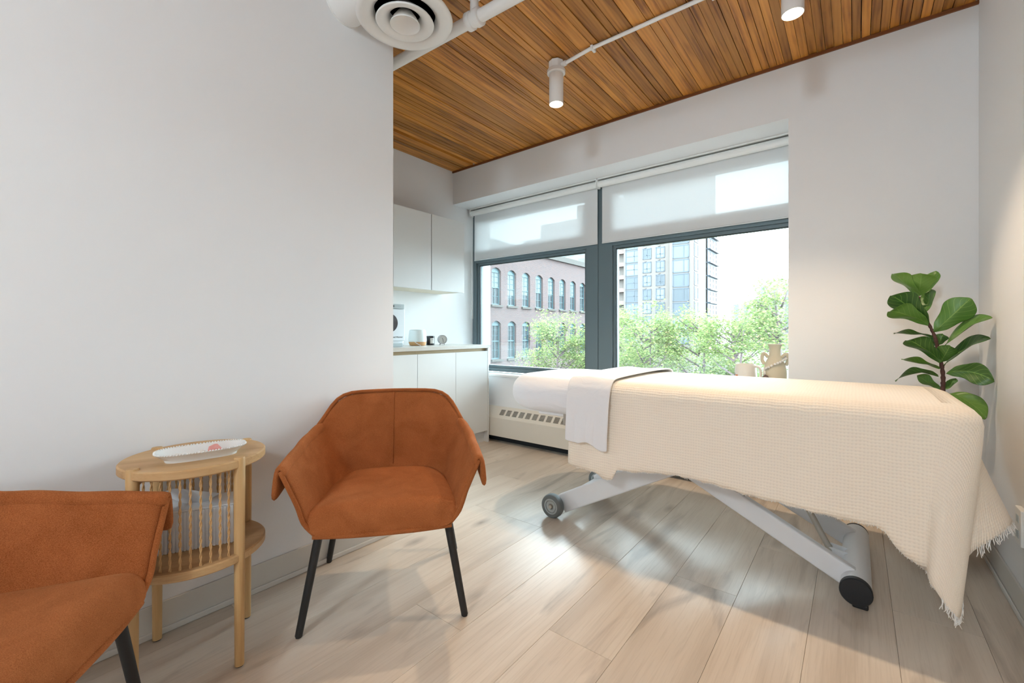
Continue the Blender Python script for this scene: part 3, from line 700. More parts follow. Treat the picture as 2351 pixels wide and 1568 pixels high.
# the flat top: strips from near edge to far edge
top = []; tuv = []
half = NT // 2
ND = 18
inner = rows[0]
for i in range(half + 1):
    a, b = inner[i], inner[NT - 1 - i]
    rr, ru = [], []
    for k in range(ND + 1):
        t = k / ND; p = a.lerp(b, t)
        rr.append(Vector((p.x, p.y, p.z + 0.004 * math.sin(PI * t)))); ru.append((p.x, p.y))
    top.append(rr); tuv.append(ru)
mbk.grid(top, tuv)
blanket = thing('blanket', 'cream crinkled muslin blanket draped over the massage bed', 'blanket', (0, 0, 0))
bo = part('cloth', mbk, M_MUSLIN, blanket, 'all', solid=0.004, soff=-1)
# folded left corner flap below the towel
# fringe at the foot hem
fm_ = MB()
for i in range(N1 + 2, N1 + nmid - 10):
    a = rows[-1][i]
    if not (N1 + 4 <= i <= N1 + 12 or i >= N1 + 19): continue
    b = rows[-1][i + 1]
    dvec = (rows[-1][i] - rows[-2][i]).normalized()
    for k in range(3):
        p = a.lerp(b, k / 3 + random.uniform(-0.1, 0.1)); L_ = random.uniform(0.016, 0.030)
        e1 = p + dvec * L_ * 0.5 + Vector((random.uniform(-0.004, 0.004), random.uniform(-0.004, 0.004), 0))
        e2 = p + dvec * L_ * 0.7 + Vector((random.uniform(-0.007, 0.007), random.uniform(-0.007, 0.007), -L_ * 0.35))
        fm_.tube([p - dvec * 0.004, e1, e2], [0.0016, 0.0016, 0.001], 5)
fo_ = part('fringe', fm_, M_FRINGE, blanket, 'all'); fo_['kind'] = 'stuff'
# short frayed thread edge along the near hem
fm_ = MB()
for i in range(1, N1 + 3):
    a, b = rows[-1][i], rows[-1][i + 1]
    for k in range(5):
        p = a.lerp(b, (k + random.random()) / 5); fm_.tube([p + Vector((0, 0, 0.003)), p + Vector((random.uniform(-0.003, 0.003), random.uniform(-0.003, 0.003), -random.uniform(0.002, 0.005)))], 0.0008, 4)
fo_ = part('frayed_hem', fm_, M_FRINGE, blanket, 'all'); fo_['kind'] = 'stuff'

# ------------------------------------------------------------------ towel
def towel_rows():
    R_, U_ = [], []
    xs = [lerp(-1.176, -0.935, i / 22) for i in range(23)]
    # path across: near hem up, over the top, a little down the far side
    path = [(1.931, None), (1.936, 0.62), (1.942, 0.70), (1.953, 0.755), (1.962, 0.787), (1.985, 0.814), (2.02, 0.826), (2.09, 0.8295), (2.25, 0.832), (2.45, 0.833), (2.62, 0.831), (2.72, 0.827), (2.755, 0.813), (2.782, 0.786), (2.792, 0.74), (2.812, 0.62)]
    L0 = 0
    full = []
    for x in xs:
        u = (x + 1.176) / 0.241
        zb = 0.507 - 0.018 * u - 0.012 * math.sin(u * 9) * (1 if u > 0.3 else 0.2)
        pts = [Vector((x, 1.928, zb)), Vector((x, 1.930, lerp(zb, 0.62, 0.5)))] + [Vector((x, y, z)) for y, z in path[1:]]
        full.append(catmull(pts, 56))
    for j in range(56):
        row, ur = [], []
        for i, x in enumerate(xs):
            p = full[i][j].copy(); u = i / 22
            hang = max(0, 1 - j / 18)
            fold = 0.007 * math.sin(u * 11 + 0.6) * hang - 0.010 * math.exp(-((u - 0.72) / 0.07) ** 2) * hang
            p.y -= abs(fold) * 0.9
            p.x += 0.012 * hang * (u - 0.5) * -0.6 + (0.055 * max(0, (p.y - 2.0)) if j > 18 else 0) * (0.2 + 0.8 * u)
            p.z += 0.003 * math.sin(u * 7 + j * 0.2) * (1 - hang) * (1 if 18 < j < 44 else 0) + (0.002 if 18 < j < 44 else 0)
            row.append(p); ur.append((p.x, j * 0.022))
        R_.append(row); U_.append(ur)
    return R_, U_
R_, U_ = towel_rows()
tw = part('towel', MB().grid(R_, U_), M_TOWEL, None, 'all', solid=0.006, soff=0, sub=1)
tag(tw, 'thin white towel folded over the bed across the cream blanket', 'towel')

# ================================================================== ARMCHAIRS
def make_chair(label):
    t = thing('armchair', label, 'armchair', group='rust armchairs')
    # half control curves: rim (top edge) and profile from the underside centre out to the rim
    rim = [(-0.322, -0.285, 0.598), (-0.325, -0.12, 0.612), (-0.318, 0.06, 0.632), (-0.305, 0.165, 0.652), (-0.285, 0.222, 0.690), (-0.252, 0.252, 0.740), (-0.205, 0.270, 0.768), (-0.13, 0.280, 0.776), (0, 0.285, 0.778)]
    mid = [(-0.272, -0.280, 0.480), (-0.272, -0.12, 0.49), (-0.264, 0.07, 0.50), (-0.257, 0.155, 0.52), (-0.238, 0.197, 0.55), (-0.195, 0.215, 0.58), (-0.14, 0.225, 0.60), (-0.08, 0.230, 0.60), (0, 0.232, 0.60)]
    low = [(-0.250, -0.278, 0.415), (-0.248, -0.12, 0.42), (-0.238, 0.08, 0.42), (-0.230, 0.145, 0.42), (-0.210, 0.180, 0.43), (-0.17, 0.194, 0.44), (-0.12, 0.20, 0.45), (-0.07, 0.205, 0.45), (0, 0.207, 0.45)]
    bot = [(-0.215, -0.270, 0.368), (-0.215, -0.12, 0.37), (-0.20, 0.05, 0.372), (-0.17, 0.10, 0.375), (-0.14, 0.13, 0.378), (-0.11, 0.145, 0.38), (-0.08, 0.155, 0.38), (-0.05, 0.16, 0.38), (0, 0.162, 0.38)]
    cen = [(0.0, -0.270, 0.364), (0.0, -0.12, 0.366), (0, 0.0, 0.368), (0, 0.02, 0.37), (0, 0.03, 0.37), (0, 0.04, 0.37), (0, 0.045, 0.37), (0, 0.05, 0.37), (0, 0.055, 0.37)]
    def both(c):
        h = catmull(c, 15); return h + [Vector((-p.x, p.y, p.z)) for p in h[-2::-1]]
    rings = [both(c) for c in (rim, mid, low, bot)]
    n = len(rings[0]); P = []
    for j in range(13):
        row = []
        for i in range(n):
            c4 = catmull([rings[0][i], rings[1][i], rings[2][i], rings[3][i]], 13); row.append(c4[j])
        P.append(row)
    part('shell', MB().grid(P), M_CHAIR, t, 'all', solid=0.036, soff=1, sub=2)
    # underside
    bp = catmull(bot, 15); U = [[p, Vector((0, p.y * 0.9 - 0.02, p.z - 0.004)), Vector((-p.x, p.y, p.z))] for p in bp]
    part('underside', MB().grid(U), M_CHAIR, t, 'all', solid=0.012)
    # seat: puffed pad with waterfall front
    S = []; NX, NY = 16, 18
    for j in range(NY + 1):
        v = j / NY; row = []
        if v < 0.25:
            a = v / 0.25 * PI / 2; y_ = -0.232 - 0.062 * math.cos(a) + (0.008 * (1 - v / 0.25)); z_ = 0.356 + 0.088 * math.sin(a)
        else:
            q = (v - 0.25) / 0.75; y_ = -0.232 + q * 0.455; z_ = 0.444 - 0.014 * q - 0.004 * math.sin(q * PI)
        for i in range(NX + 1):
            u = -1 + 2 * i / NX; hw = lerp(0.282, 0.245, max(0, (y_ + 0.28) / 0.5)) if y_ < 0.1 else lerp(0.245, 0.215, (y_ - 0.1) / 0.13)
            if v < 0.25: hw = lerp(0.226, hw, math.sin(v / 0.25 * PI / 2))
            row.append((u * hw, y_, z_ + 0.010 * (1 - abs(u) ** 3) * (1 if v > 0.12 else v / 0.12) - 0.030 * abs(u) ** 7 * min(1, v / 0.2)))
        S.append(row)
    part('seat', MB().grid(S), M_CHAIR, t, 'all', sub=1)
    # flaps of the arms folded outwards
    for sgn in (-1, 1):
        F = []
        ys = [lerp(-0.294, 0.185, k / 14) for k in range(15)]
        for y_ in ys:
            zt = interp([(-0.30, 0.596), (-0.12, 0.611), (0.06, 0.629), (0.19, 0.650)], y_); xo = interp([(-0.30, 0), (0.0, 0.003), (0.10, 0.012), (0.19, 0.030)], y_)
            drop = lerp(0.112, 0.03, max(0, (y_ + 0.16) / 0.35))
            xs = [(-0.326 + xo, -0.03), (-0.3275 + xo, -0.008), (-0.333 + xo, 0.003), (-0.343 + xo, 0.001), (-0.350 + xo, -0.014), (-0.355 + xo, -0.014 - (drop - 0.014) * 0.5), (-0.359 + xo, -drop)]
            F.append([(sgn * -px, y_, zt + pz) for px, pz in xs])
        part('arm_flap', MB().grid(F), M_CHAIR, t, 'all', solid=0.022, soff=0, sub=1)
    # piping seams
    for sgn in (-1, 1):
        ed = [p[0] if sgn < 0 else p[-1] for p in P]
        part('piping', MB().tube([(p.x + sgn * 0.016, p.y - 0.001, p.z - 0.010) for p in ed], 0.008, 8), M_CHAIR, t, 'all')
    part('piping', MB().tube([(q.x, q.y, q.z) for q in catmull([(-0.238, -0.272, 0.352), (-0.1, -0.284, 0.350), (0.1, -0.284, 0.350), (0.238, -0.272, 0.352)], 20)], 0.009, 8), M_CHAIR, t, 'all')
    bk = both(rim)
    part('piping', MB().tube([(q.x * 1.025, q.y + 0.010 if q.y > 0.1 else q.y, q.z + 0.001) for q in bk[5:-5]], 0.0085, 8), M_CHAIR, t, 'all')
    part('back_seam', MB().tube([(0.0, 0.2035 + 0.025 * ((z_ - 0.44) / 0.16) if z_ < 0.6 else 0.2285 + 0.053 * ((z_ - 0.6) / 0.178), z_) for z_ in [0.45 + k * 0.032 for k in range(11)]], 0.0022, 6), M_CHAIR, t, 'all')
    # legs
    for sx in (-1, 1):
        for sy in (-1, 1):
            part('leg', MB().tube([(sx * 0.222, sy * 0.222 + (0.0 if sy < 0 else 0.0), 0.372), (sx * 0.288, sy * 0.252, 0.004)], [0.0155, 0.0125], 16), M_BLACK, t, 'auto')
            part('glide', MB().tube([(sx * 0.288, sy * 0.252, 0.0), (sx * 0.288, sy * 0.252, 0.012)], 0.0105, 12), M_CAP, t, 'auto')
    for sx in (-1, 1): part('rail', MB().tube([(sx * 0.222, -0.222, 0.362), (sx * 0.222, 0.222, 0.362)], 0.012, 10), M_BLACK, t, 'auto')
    part('rail', MB().tube([(-0.222, -0.2, 0.360), (0.222, -0.2, 0.360)], 0.012, 10), M_BLACK, t, 'auto')
    return t
c1 = make_chair('rust chenille armchair seen from the front, between the side table and the cabinets')
c1.location = (-1.527, 1.11, 0); c1.rotation_euler = (0, 0, math.radians(50.0))
c2 = copy_tree(c1)
c2['label'] = 'rust chenille armchair cut off by the lower left corner, beside the side table'
c2.location = (-1.45, -0.07, 0); c2.rotation_euler = (0, 0, math.radians(141.5))

# ================================================================== SIDE TABLE
tb = thing('side_table', 'round oak side table with corded sides and lower shelf', 'side table', (-1.7125, 0.484, 0), rz=math.atan2(-0.417, 0.909))
R_T = 0.198
def disc(r, z0, z1, e=0.004): return MB().lathe([(0, z0), (r - e, z0), (r, z0 + e), (r, z1 - e), (r - e, z1), (0, z1)], seg=64)
part('table_top', disc(R_T, 0.630, 0.658), M_OAK, tb, 'auto')
part('shelf', disc(R_T, 0.334, 0.360), M_OAK, tb, 'auto')
LG = 0.132
for sx in (-1, 1):
    for sy in (-1, 1):
        part('leg', MB().tube([(sx * LG, sy * LG, 0.004), (sx * LG, sy * LG, 0.659), (sx * LG, sy * LG, 0.663)], [0.0135, 0.0165, 0.0145], 20), M_OAKV, tb, 'auto')
        part('glide', MB().tube([(sx * LG, sy * LG, 0.0), (sx * LG, sy * LG, 0.006)], 0.011, 12), M_CAP, tb, 'auto')
for zz in (0.618, 0.322):
    for s_ in (-1, 1): part('cross_rail', MB().obox((0, s_ * LG, zz), (1, 0, 0), (0, 1, 0), (0, 0, 1), LG, 0.009, 0.013), M_OAK, tb)
def rope(p0, p1):
    m = MB(); p0, p1 = Vector(p0), Vector(p1); n = 40
    for ph in (0, PI):
        m.tube([(lerp(p0.x, p1.x, k / n) + 0.0019 * math.cos(k * 0.95 + ph), lerp(p0.y, p1.y, k / n) + 0.0019 * math.sin(k * 0.95 + ph), lerp(p0.z, p1.z, k / n)) for k in range(n + 1)], 0.0021, 6)
    return m
rm = rope((0, 0, 0), (0, 0, 0.29)).mesh('cord', 'all'); rm.materials.append(M_ROPE)
for s_ in (0, PI):
    for k in range(10):
        a = s_ + lerp(math.radians(-36), math.radians(36), k / 9)
        link('cord', rm, None, tb, loc=(0.178 * math.cos(a), 0.178 * math.sin(a), 0.350))
# tray with beaded rim
tr = thing('serving_tray', 'white ceramic tray with beaded rim on the side table', 'tray', (-1.655, 0.482, 0.658), rz=math.radians(77))
def tray_rings():
    def oval(a, b, n=48):
        o = []
        for k in range(n):
            th = 2 * PI * k / n; c, s_ = math.cos(th), math.sin(th)
            o.append((a * math.copysign(abs(c) ** 0.62, c), b * math.copysign(abs(s_) ** 0.72, s_)))
        return o
    R = []
    for a, b, zz in ((0.0, 0.0, 0.002), (0.085, 0.035, 0.002), (0.09, 0.038, 0.0), (0.095, 0.043, 0.0), (0.097, 0.045, 0.008), (0.118, 0.062, 0.025), (0.121, 0.064, 0.027), (0.119, 0.063, 0.029), (0.098, 0.047, 0.012), (0.08, 0.032, 0.007), (0.0, 0.0, 0.007)):
        o = oval(max(a, 1e-4), max(b, 1e-4)); o.append(o[0]); R.append([(p[0], p[1], zz) for p in o])
    return R, oval(0.1205, 0.0635, 400)
R, rimo = tray_rings()
part('dish', MB().grid(R), M_CERAM, tr, 'auto')
bd = MB().lathe([(0, -0.0028), (0.002, -0.002), (0.0028, 0), (0.002, 0.002), (0, 0.0028)], seg=8).mesh('rim_bead', 'all'); bd.materials.append(M_CERAM)
acc = 0; last = rimo[0]
for p in rimo[1:]:
    acc += math.hypot(p[0] - last[0], p[1] - last[1]); last = p
    if acc >= 0.0066: acc = 0; link('rim_bead', bd, None, tr, loc=(p[0], p[1], 0.0295))
def crystal(r, seed, sx=1.0, sz=1.0):
    rnd = random.Random(seed); bm = bmesh.new()
    for _ in range(16):
        v = Vector((rnd.gauss(0, 1), rnd.gauss(0, 1), rnd.gauss(0, 1))).normalized() * r * rnd.uniform(0.8, 1.1)
        bm.verts.new((v.x * sx, v.y, v.z * sz))
    bmesh.ops.convex_hull(bm, input=bm.verts)
    for v in [v for v in bm.verts if not v.link_faces]: bm.verts.remove(v)
    zm = min(v.co.z for v in bm.verts)
    for v in bm.verts: v.co.z -= zm
    me = bpy.data.meshes.new('crystal'); bm.to_mesh(me); bm.free(); return me
def on_tray(name, me, mat, u, v, label, cat, rz=0):
    a = math.radians(77); o = link(name, me, mat, None, loc=(-1.655 + u * math.cos(a) - v * math.sin(a), 0.482 + u * math.sin(a) + v * math.cos(a), 0.6655), rot=(0, 0, rz)); tag(o, label, cat)
on_tray('crystal', crystal(0.017, 3, 1.5, 0.9), M_PINK, 0.035, 0.0, 'rough pink quartz crystal on the white tray', 'crystal', 0.4)
on_tray('crystal', crystal(0.013, 5, 2.4, 0.6), M_QUARTZ, -0.062, -0.008, 'flat pale selenite piece on the tray end nearest the corner armchair', 'crystal', 1.2)
on_tray('crystal', crystal(0.011, 8, 1.3, 0.8), M_QUARTZ, 0.0, 0.004, 'small pale quartz crystal at the middle of the tray', 'crystal', 0.1)
# tissue box
bxr = math.atan2(-0.417, 0.909)
tbx = thing('tissue_box', 'white ribbed tissue box on the lower shelf of the side table', 'tissue box', (-1.728, 0.492, 0.360), rz=bxr)
part('body', MB().box(-0.062, -0.128, 0, 0.062, 0.128, 0.128), M_PAPER, tbx, bevel=0.004)
part('lid', MB().box(-0.064, -0.130, 0.126, 0.064, 0.130, 0.131), M_PAPER, tbx, bevel=0.002)
rbm = MB().box(-0.0018, -0.0033, 0, 0.0018, 0.0033, 0.124).mesh('rib'); rbm.materials.append(M_PAPER)
for k in range(26): link('rib', rbm, None, tbx, loc=(0.063, -0.122 + k * 0.00976, 0.001))
Pt = []
for j in range(9):
    v = j / 8; row = []
    for i in range(13):
        u = i / 12 - 0.5
        row.append((0.026 * math.sin(u * 7 + v * 2) * v + 0.012 * v, u * (0.05 + 0.12 * v) - 0.02 * v, 0.128 + v * 0.058 * (0.75 + 0.4 * math.cos(u * 5 + 0.8))))
    Pt.append(row)
part('tissue', MB().grid(Pt), M_PAPER, tbx, 'all', solid=0.0008, sub=1)

# ================================================================== CEILING FITTINGS
def lamp(x_, y_, label, vis=True):
    t = thing('ceiling_spotlight', label, 'spotlight', (x_, y_, CEIL), group='white cylinder spotlights')
    part('junction_box', MB().lathe([(0, 0), (0.044, 0), (0.047, -0.004), (0.047, -0.052), (0, -0.052)], seg=8), M_DUCT, t, bevel=0.003)
    part('mounting_flange', MB().lathe([(0, -0.052), (0.054, -0.052), (0.056, -0.056), (0.056, -0.074), (0.052, -0.078), (0, -0.078)], seg=36), M_DUCT, t, 'auto')
    part('cylinder_body', MB().lathe([(0.042, -0.078), (0.0435, -0.08), (0.0435, -0.262), (0.041, -0.263), (0.039, -0.255), (0.038, -0.2)], seg=36), M_DUCT, t, 'auto')
    part('lens', MB().lathe([(0, -0.250), (0.0395, -0.250)], seg=32), M_LED, t)
    l = bpy.data.lights.new('spot_lamp', 'SPOT'); l.energy = LAMP_W; l.color = WARM; l.spot_size = math.radians(92); l.spot_blend = 0.5; l.shadow_soft_size = 0.03
    lo = bpy.data.objects.new('spot_lamp', l); COL.objects.link(lo); lo.location = (x_, y_, CEIL - 0.272)
    return t
lamp(-1.445, 2.268, 'white cylinder spotlight in the middle of the ceiling, at the end of the thin conduit')
lamp(-0.218, 2.268, 'white cylinder spotlight cut off by the top edge, above the bed foot')
dm = thing('added_fill_dome', 'added opal dome fill light on the ceiling behind the viewer', 'fill light', (-0.35, -2.2, CEIL))  # unseen dome, added only to brighten the camera side of the room
part('rim', MB().lathe([(0, 0), (0.20, 0), (0.205, -0.004), (0.205, -0.028), (0.195, -0.030), (0.19, -0.02)], seg=48), M_DUCT, dm, 'auto')
part('opal_dome', MB().lathe([(0.188, -0.02), (0.18, -0.05), (0.15, -0.08), (0.10, -0.10), (0.05, -0.108), (0, -0.11)], seg=48), emit('fill_glow', (0.9, 0.96, 1.0, 1), 6), dm, 'all')
dl = bpy.data.lights.new('fill_lamp', 'POINT'); dl.energy = FILL_W; dl.color = FILL_COL; dl.shadow_soft_size = 0.18
dlo = bpy.data.objects.new('fill_lamp', dl); COL.objects.link(dlo); dlo.location = (-0.35, -2.2, CEIL - 0.32)
cd = thing('electrical_conduit', 'thin white conduit running along the ceiling between the spotlights', 'conduit', (0, 0, CEIL))
part('pipe', MB().tube([(-1.40, 2.268, -0.034), (-1.36, 2.268, -0.030), (-1.22, 2.272, -0.012), (-0.30, 2.272, -0.012), (-0.262, 2.268, -0.03)], 0.0105, 12), M_DUCT, cd, 'auto')
for xx in (-1.20, -0.55): 
    part('clip', MB().box(xx - 0.008, 2.257, -0.024, xx + 0.008, 2.305, -0.0), M_DUCT, cd, bevel=0.002)
part('connector', MB().tube([(-1.405, 2.268, -0.034), (-1.375, 2.268, -0.032)], 0.015, 12), M_DUCT, cd, 'auto')

sp = thing('sprinkler_pipe', 'thick white pipe hung below the ceiling with a ribbed coupling', 'pipe', (0, 0, 0))
q0, q1 = Vector((-2.35, 1.532, 2.60)), Vector((0.484, 1.648, 2.60)); dq = (q1 - q0).normalized()
part('pipe', MB().tube([q0, q1], 0.0295, 24), M_DUCT, sp, 'auto')
cpx = q0 + dq * ((-1.475 - q0.x) / dq.x)
for k in (-0.026, 0.026):
    part('coupling_ring', MB().tube([cpx + dq * (k - 0.016), cpx + dq * (k - 0.013), cpx + dq * (k + 0.013), cpx + dq * (k + 0.016)], [0.036, 0.0425, 0.0425, 0.036], 24), M_DUCT, sp, 'auto')
part('coupling_body', MB().tube([cpx - dq * 0.02, cpx + dq * 0.02], 0.036, 24), M_DUCT, sp, 'auto')
part('riser', MB().tube([cpx, cpx + Vector((0, 0.0, 0.119))], 0.021, 16), M_DUCT, sp, 'auto')
part('ceiling_flange', MB().tube([cpx + Vector((0, 0, 0.108)), cpx + Vector((0, 0, 0.1195))], 0.034, 20), M_DUCT, sp, 'auto')

df = thing('air_diffuser', 'round white air diffuser with nested rings under a duct', 'air vent', (-1.528, 1.19, 2.40))
part('outer_ring', MB().lathe([(0.128, 0.040), (0.132, 0.018), (0.150, 0.006), (0.185, 0.0), (0.2, 0.004), (0.204, 0.012), (0.198, 0.022), (0.165, 0.05), (0.15, 0.09)], seg=64), M_DUCT, df, 'all')
part('middle_ring', MB().lathe([(0.062, 0.030), (0.068, 0.012), (0.085, 0.0), (0.118, -0.010), (0.123, -0.007), (0.119, 0.0), (0.09, 0.014), (0.066, 0.045)], seg=56), M_DUCT, df, 'all')
part('inner_cone', MB().lathe([(0.0, 0.028), (0.022, 0.022), (0.045, 0.006), (0.060, -0.016), (0.063, -0.018), (0.063, -0.014), (0.05, 0.012), (0.03, 0.04)], seg=48), M_DUCT, df, 'all')
part('dark_throat', MB().lathe([(0, 0.07), (0.149, 0.07), (0.149, 0.05)], seg=48), M_DARK, df)
part('centre_post', MB().tube([(0, 0, 0.07), (0, 0, 0.036)], 0.012, 12), M_DARK, df)
dc = thing('round_duct', 'short round white duct elbow leading into the left wall', 'duct', (-1.528, 1.19, 2.45))
part('neck', MB().tube([(0, 0, 0.02), (0, 0, 0.06)], 0.148, 48), M_DUCT, dc, 'auto')
part('plenum', MB().tube([(0, 0, 0.06), (0, 0, 0.09), (0, 0, 0.26)], [0.148, 0.125, 0.125], 48), M_DUCT, dc, 'auto')
part('duct_run', MB().tube([(0, -0.03, 0.172), (-0.392, -0.05, 0.172)], 0.094, 48), M_DUCT, dc, 'auto')
for q in (0.28, 0.986): part('duct_collar', MB().tube([(-0.392 * q, -0.03 - 0.02 * q, 0.172), (-0.392 * q - 0.006, -0.03 - 0.02 * q, 0.172)], 0.0965, 48), M_DUCT, dc, 'auto')

# outlet on the right wall
ot = thing('wall_outlet', 'white outlet box low on the right wall', 'outlet', (XR, 2.405, 0.348))
part('plate', MB().box(-0.018, -0.038, -0.066, 0, 0.038, 0.066), M_TRIMW, ot, bevel=0.003)
for k in (-1, 1): part('socket', MB().box(-0.0195, -0.016, k * 0.028 - 0.014, -0.0175, 0.016, k * 0.028 + 0.014), M_HUB, ot, bevel=0.002)

# ================================================================== FIDDLE-LEAF FIG
def leaf_mat():
    m, nt, b = newmat('fig_leaf'); L = nt.links
    uv = nt.nodes.new('ShaderNodeUVMap'); uv.uv_map = 'UVMap'
    sp_ = nt.nodes.new('ShaderNodeSeparateXYZ'); L.new(uv.outputs[0], sp_.inputs[0])
    ab = nt.nodes.new('ShaderNodeMath'); ab.operation = 'ABSOLUTE'; L.new(sp_.outputs[0], ab.inputs[0])
    # side veins: stripes in (v - 0.9|u|)
    k = nt.nodes.new('ShaderNodeMath'); k.operation = 'MULTIPLY_ADD'; k.inputs[1].default_value = -0.32; L.new(ab.outputs[0], k.inputs[0]); L.new(sp_.outputs[1], k.inputs[2])
    f = nt.nodes.new('ShaderNodeMath'); f.operation = 'MULTIPLY'; f.inputs[1].default_value = 7.0; L.new(k.outputs[0], f.inputs[0])
    fr_ = nt.nodes.new('ShaderNodeMath'); fr_.operation = 'FRACT'; L.new(f.outputs[0], fr_.inputs[0])
    g1 = nt.nodes.new('ShaderNodeMath'); g1.operation = 'LESS_THAN'; g1.inputs[1].default_value = 0.07; L.new(fr_.outputs[0], g1.inputs[0])
    g2 = nt.nodes.new('ShaderNodeMath'); g2.operation = 'LESS_THAN'; g2.inputs[1].default_value = 0.035; L.new(ab.outputs[0], g2.inputs[0])
    mx = nt.nodes.new('ShaderNodeMath'); mx.operation = 'MAXIMUM'; L.new(g1.outputs[0], mx.inputs[0]); L.new(g2.outputs[0], mx.inputs[1])
    oi = nt.nodes.new('ShaderNodeObjectInfo'); rp = ramp(nt, [(0.0, srgb(52, 90, 36)), (0.5, srgb(74, 116, 46)), (1.0, srgb(100, 138, 56))]); L.new(oi.outputs['Random'], rp.inputs[0])
    mc = nt.nodes.new('ShaderNodeMix'); mc.data_type = 'RGBA'; L.new(mx.outputs[0], mc.inputs[0]); L.new(rp.outputs[0], mc.inputs[6]); mc.inputs[7].default_value = srgb(112, 146, 70)
    L.new(mc.outputs[2], b.inputs['Base Color']); b.inputs['Roughness'].default_value = 0.38; b.inputs['Specular IOR Level'].default_value = 0.45
    return m
M_LEAF = leaf_mat()
PX, PY = 0.310, 2.90
fig = thing('fiddle_leaf_fig', 'fiddle leaf fig plant in the corner behind the bed foot', 'plant', (PX, PY, 0))
part('pot', MB().lathe([(0, 0), (0.090, 0), (0.096, 0.006), (0.112, 0.26), (0.108, 0.268), (0.101, 0.262), (0.099, 0.235), (0, 0.235)], seg=40), M_POT, fig, 'auto')
part('soil', MB().lathe([(0, 0.240), (0.0985, 0.236)], seg=32), M_SOIL, fig)
def back(p, k=1.0213):
    k = min(k, 0.474 / p[0]); return (p[0] * k, p[1] * k, 1.06 + (p[2] - 1.06) * k)
stem = [(0.304, 2.84, 0.23), (0.308, 2.825, 0.5), (0.315, 2.82, 0.765), (0.317, 2.82, 0.845), (0.311, 2.82, 0.913), (0.294, 2.82, 1.014), (0.286, 2.82, 1.049), (0.268, 2.82, 1.10), (0.244, 2.82, 1.164), (0.234, 2.82, 1.228)]
sm = MB(); sp0 = catmull([(p[0] - PX, p[1] - PY, p[2]) for p in map(back, stem)], 60)
sm.tube(sp0, [lerp(0.010, 0.005, i / 59) * (1 + 0.18 * math.sin(i * 2.3)) for i in range(60)], 10)
part('stem', sm, M_STEM, fig, 'all')
VIEW = Vector((-0.1, -2.8, 0.1)).normalized()     # leaves turn towards the room
LEAVES = [  # base, tip, shown width, droop, dy of tip
 ((0.234, 2.82, 1.228), (0.136, 2.78, 1.339), 0.055, 0.010), ((0.234, 2.82, 1.228), (0.239, 2.76, 1.331), 0.115, 0.0), ((0.242, 2.83, 1.234), (0.301, 2.86, 1.347), 0.062, -0.01),
 ((0.268, 2.81, 1.097), (0.130, 2.74, 1.232), 0.105, 0.012), ((0.268, 2.81, 1.092), (0.121, 2.72, 1.155), 0.085, 0.016), ((0.257, 2.83, 1.144), (0.283, 2.87, 1.264), 0.055, 0.0),
 ((0.286, 2.81, 1.060), (0.401, 2.78, 1.210), 0.122, 0.0), ((0.282, 2.82, 1.037), (0.143, 2.80, 1.051), 0.014, 0.006), ((0.307, 2.81, 0.918), (0.183, 2.73, 1.019), 0.080, 0.02),
 ((0.320, 2.82, 0.990), (0.462, 2.76, 1.124), 0.036, 0.022), ((0.319, 2.82, 0.902), (0.457, 2.76, 1.034), 0.036, 0.022), ((0.307, 2.82, 0.890), (0.170, 2.79, 0.928), 0.026, 0.004),
 ((0.301, 2.81, 0.855), (0.147, 2.76, 0.823), 0.034, 0.030), ((0.311, 2.83, 0.793), (0.230, 2.86, 0.849), 0.05, 0.0), ((0.325, 2.80, 0.871), (0.464, 2.73, 0.851), 0.098, 0.024),
 ((0.317, 2.82, 0.788), (0.364, 2.84, 0.844), 0.03, 0.0), ((0.330, 2.81, 0.776), (0.440, 2.74, 0.684), 0.078, 0.028), ((0.299, 2.83, 0.997), (0.262, 2.86, 1.030), 0.05, 0.0),
 ((0.301, 2.83, 0.997), (0.321, 2.86, 1.050), 0.05, 0.0), ((0.307, 2.81, 0.918), (0.333, 2.76, 0.998), 0.075, 0.0)]
def leaf(base, tip, wshow, droop):
    base, tip = Vector(base), Vector(tip); ax = (tip - base); Ln = ax.length; ax.normalize()
    side = ax.cross(VIEW).normalized(); nrm = side.cross(ax).normalized()
    wt = max(0.58 * Ln, wshow); c = min(1, wshow / wt); s_ = math.sqrt(1 - c * c)
    wd = (side * c + nrm * s_).normalized(); nn = wd.cross(ax).normalized()
    if nn.z < 0: nn = -nn
    P, U = [], []
    for j in range(13):
        v = j / 12
        wv = 0.5 * wt * (0.06 + interp([(0, 0.0), (0.18, 0.42), (0.35, 0.55), (0.68, 0.95), (0.85, 0.80), (0.96, 0.34), (1.0, 0.02)], v))
        row, ur = [], []
        for i in range(7):
            u = (i - 3) / 3
            p = base + ax * (Ln * v) + wd * (u * wv) + nn * (0.30 * wv * abs(u) - droop * 0 + 0.012 * math.sin(v * 9 + u * 2) * 0.35) + Vector((0, 0, droop * 4 * v * (1 - v)))
            row.append((p.x - PX, p.y - PY, p.z)); ur.append((u, v))
        P.append(row); U.append(ur)
    o = part('leaf', MB().grid(P, U), M_LEAF, fig, 'all', solid=0.0012, sub=1)
for lf in LEAVES: leaf(back(lf[0]), back(lf[1]), lf[2], lf[3])

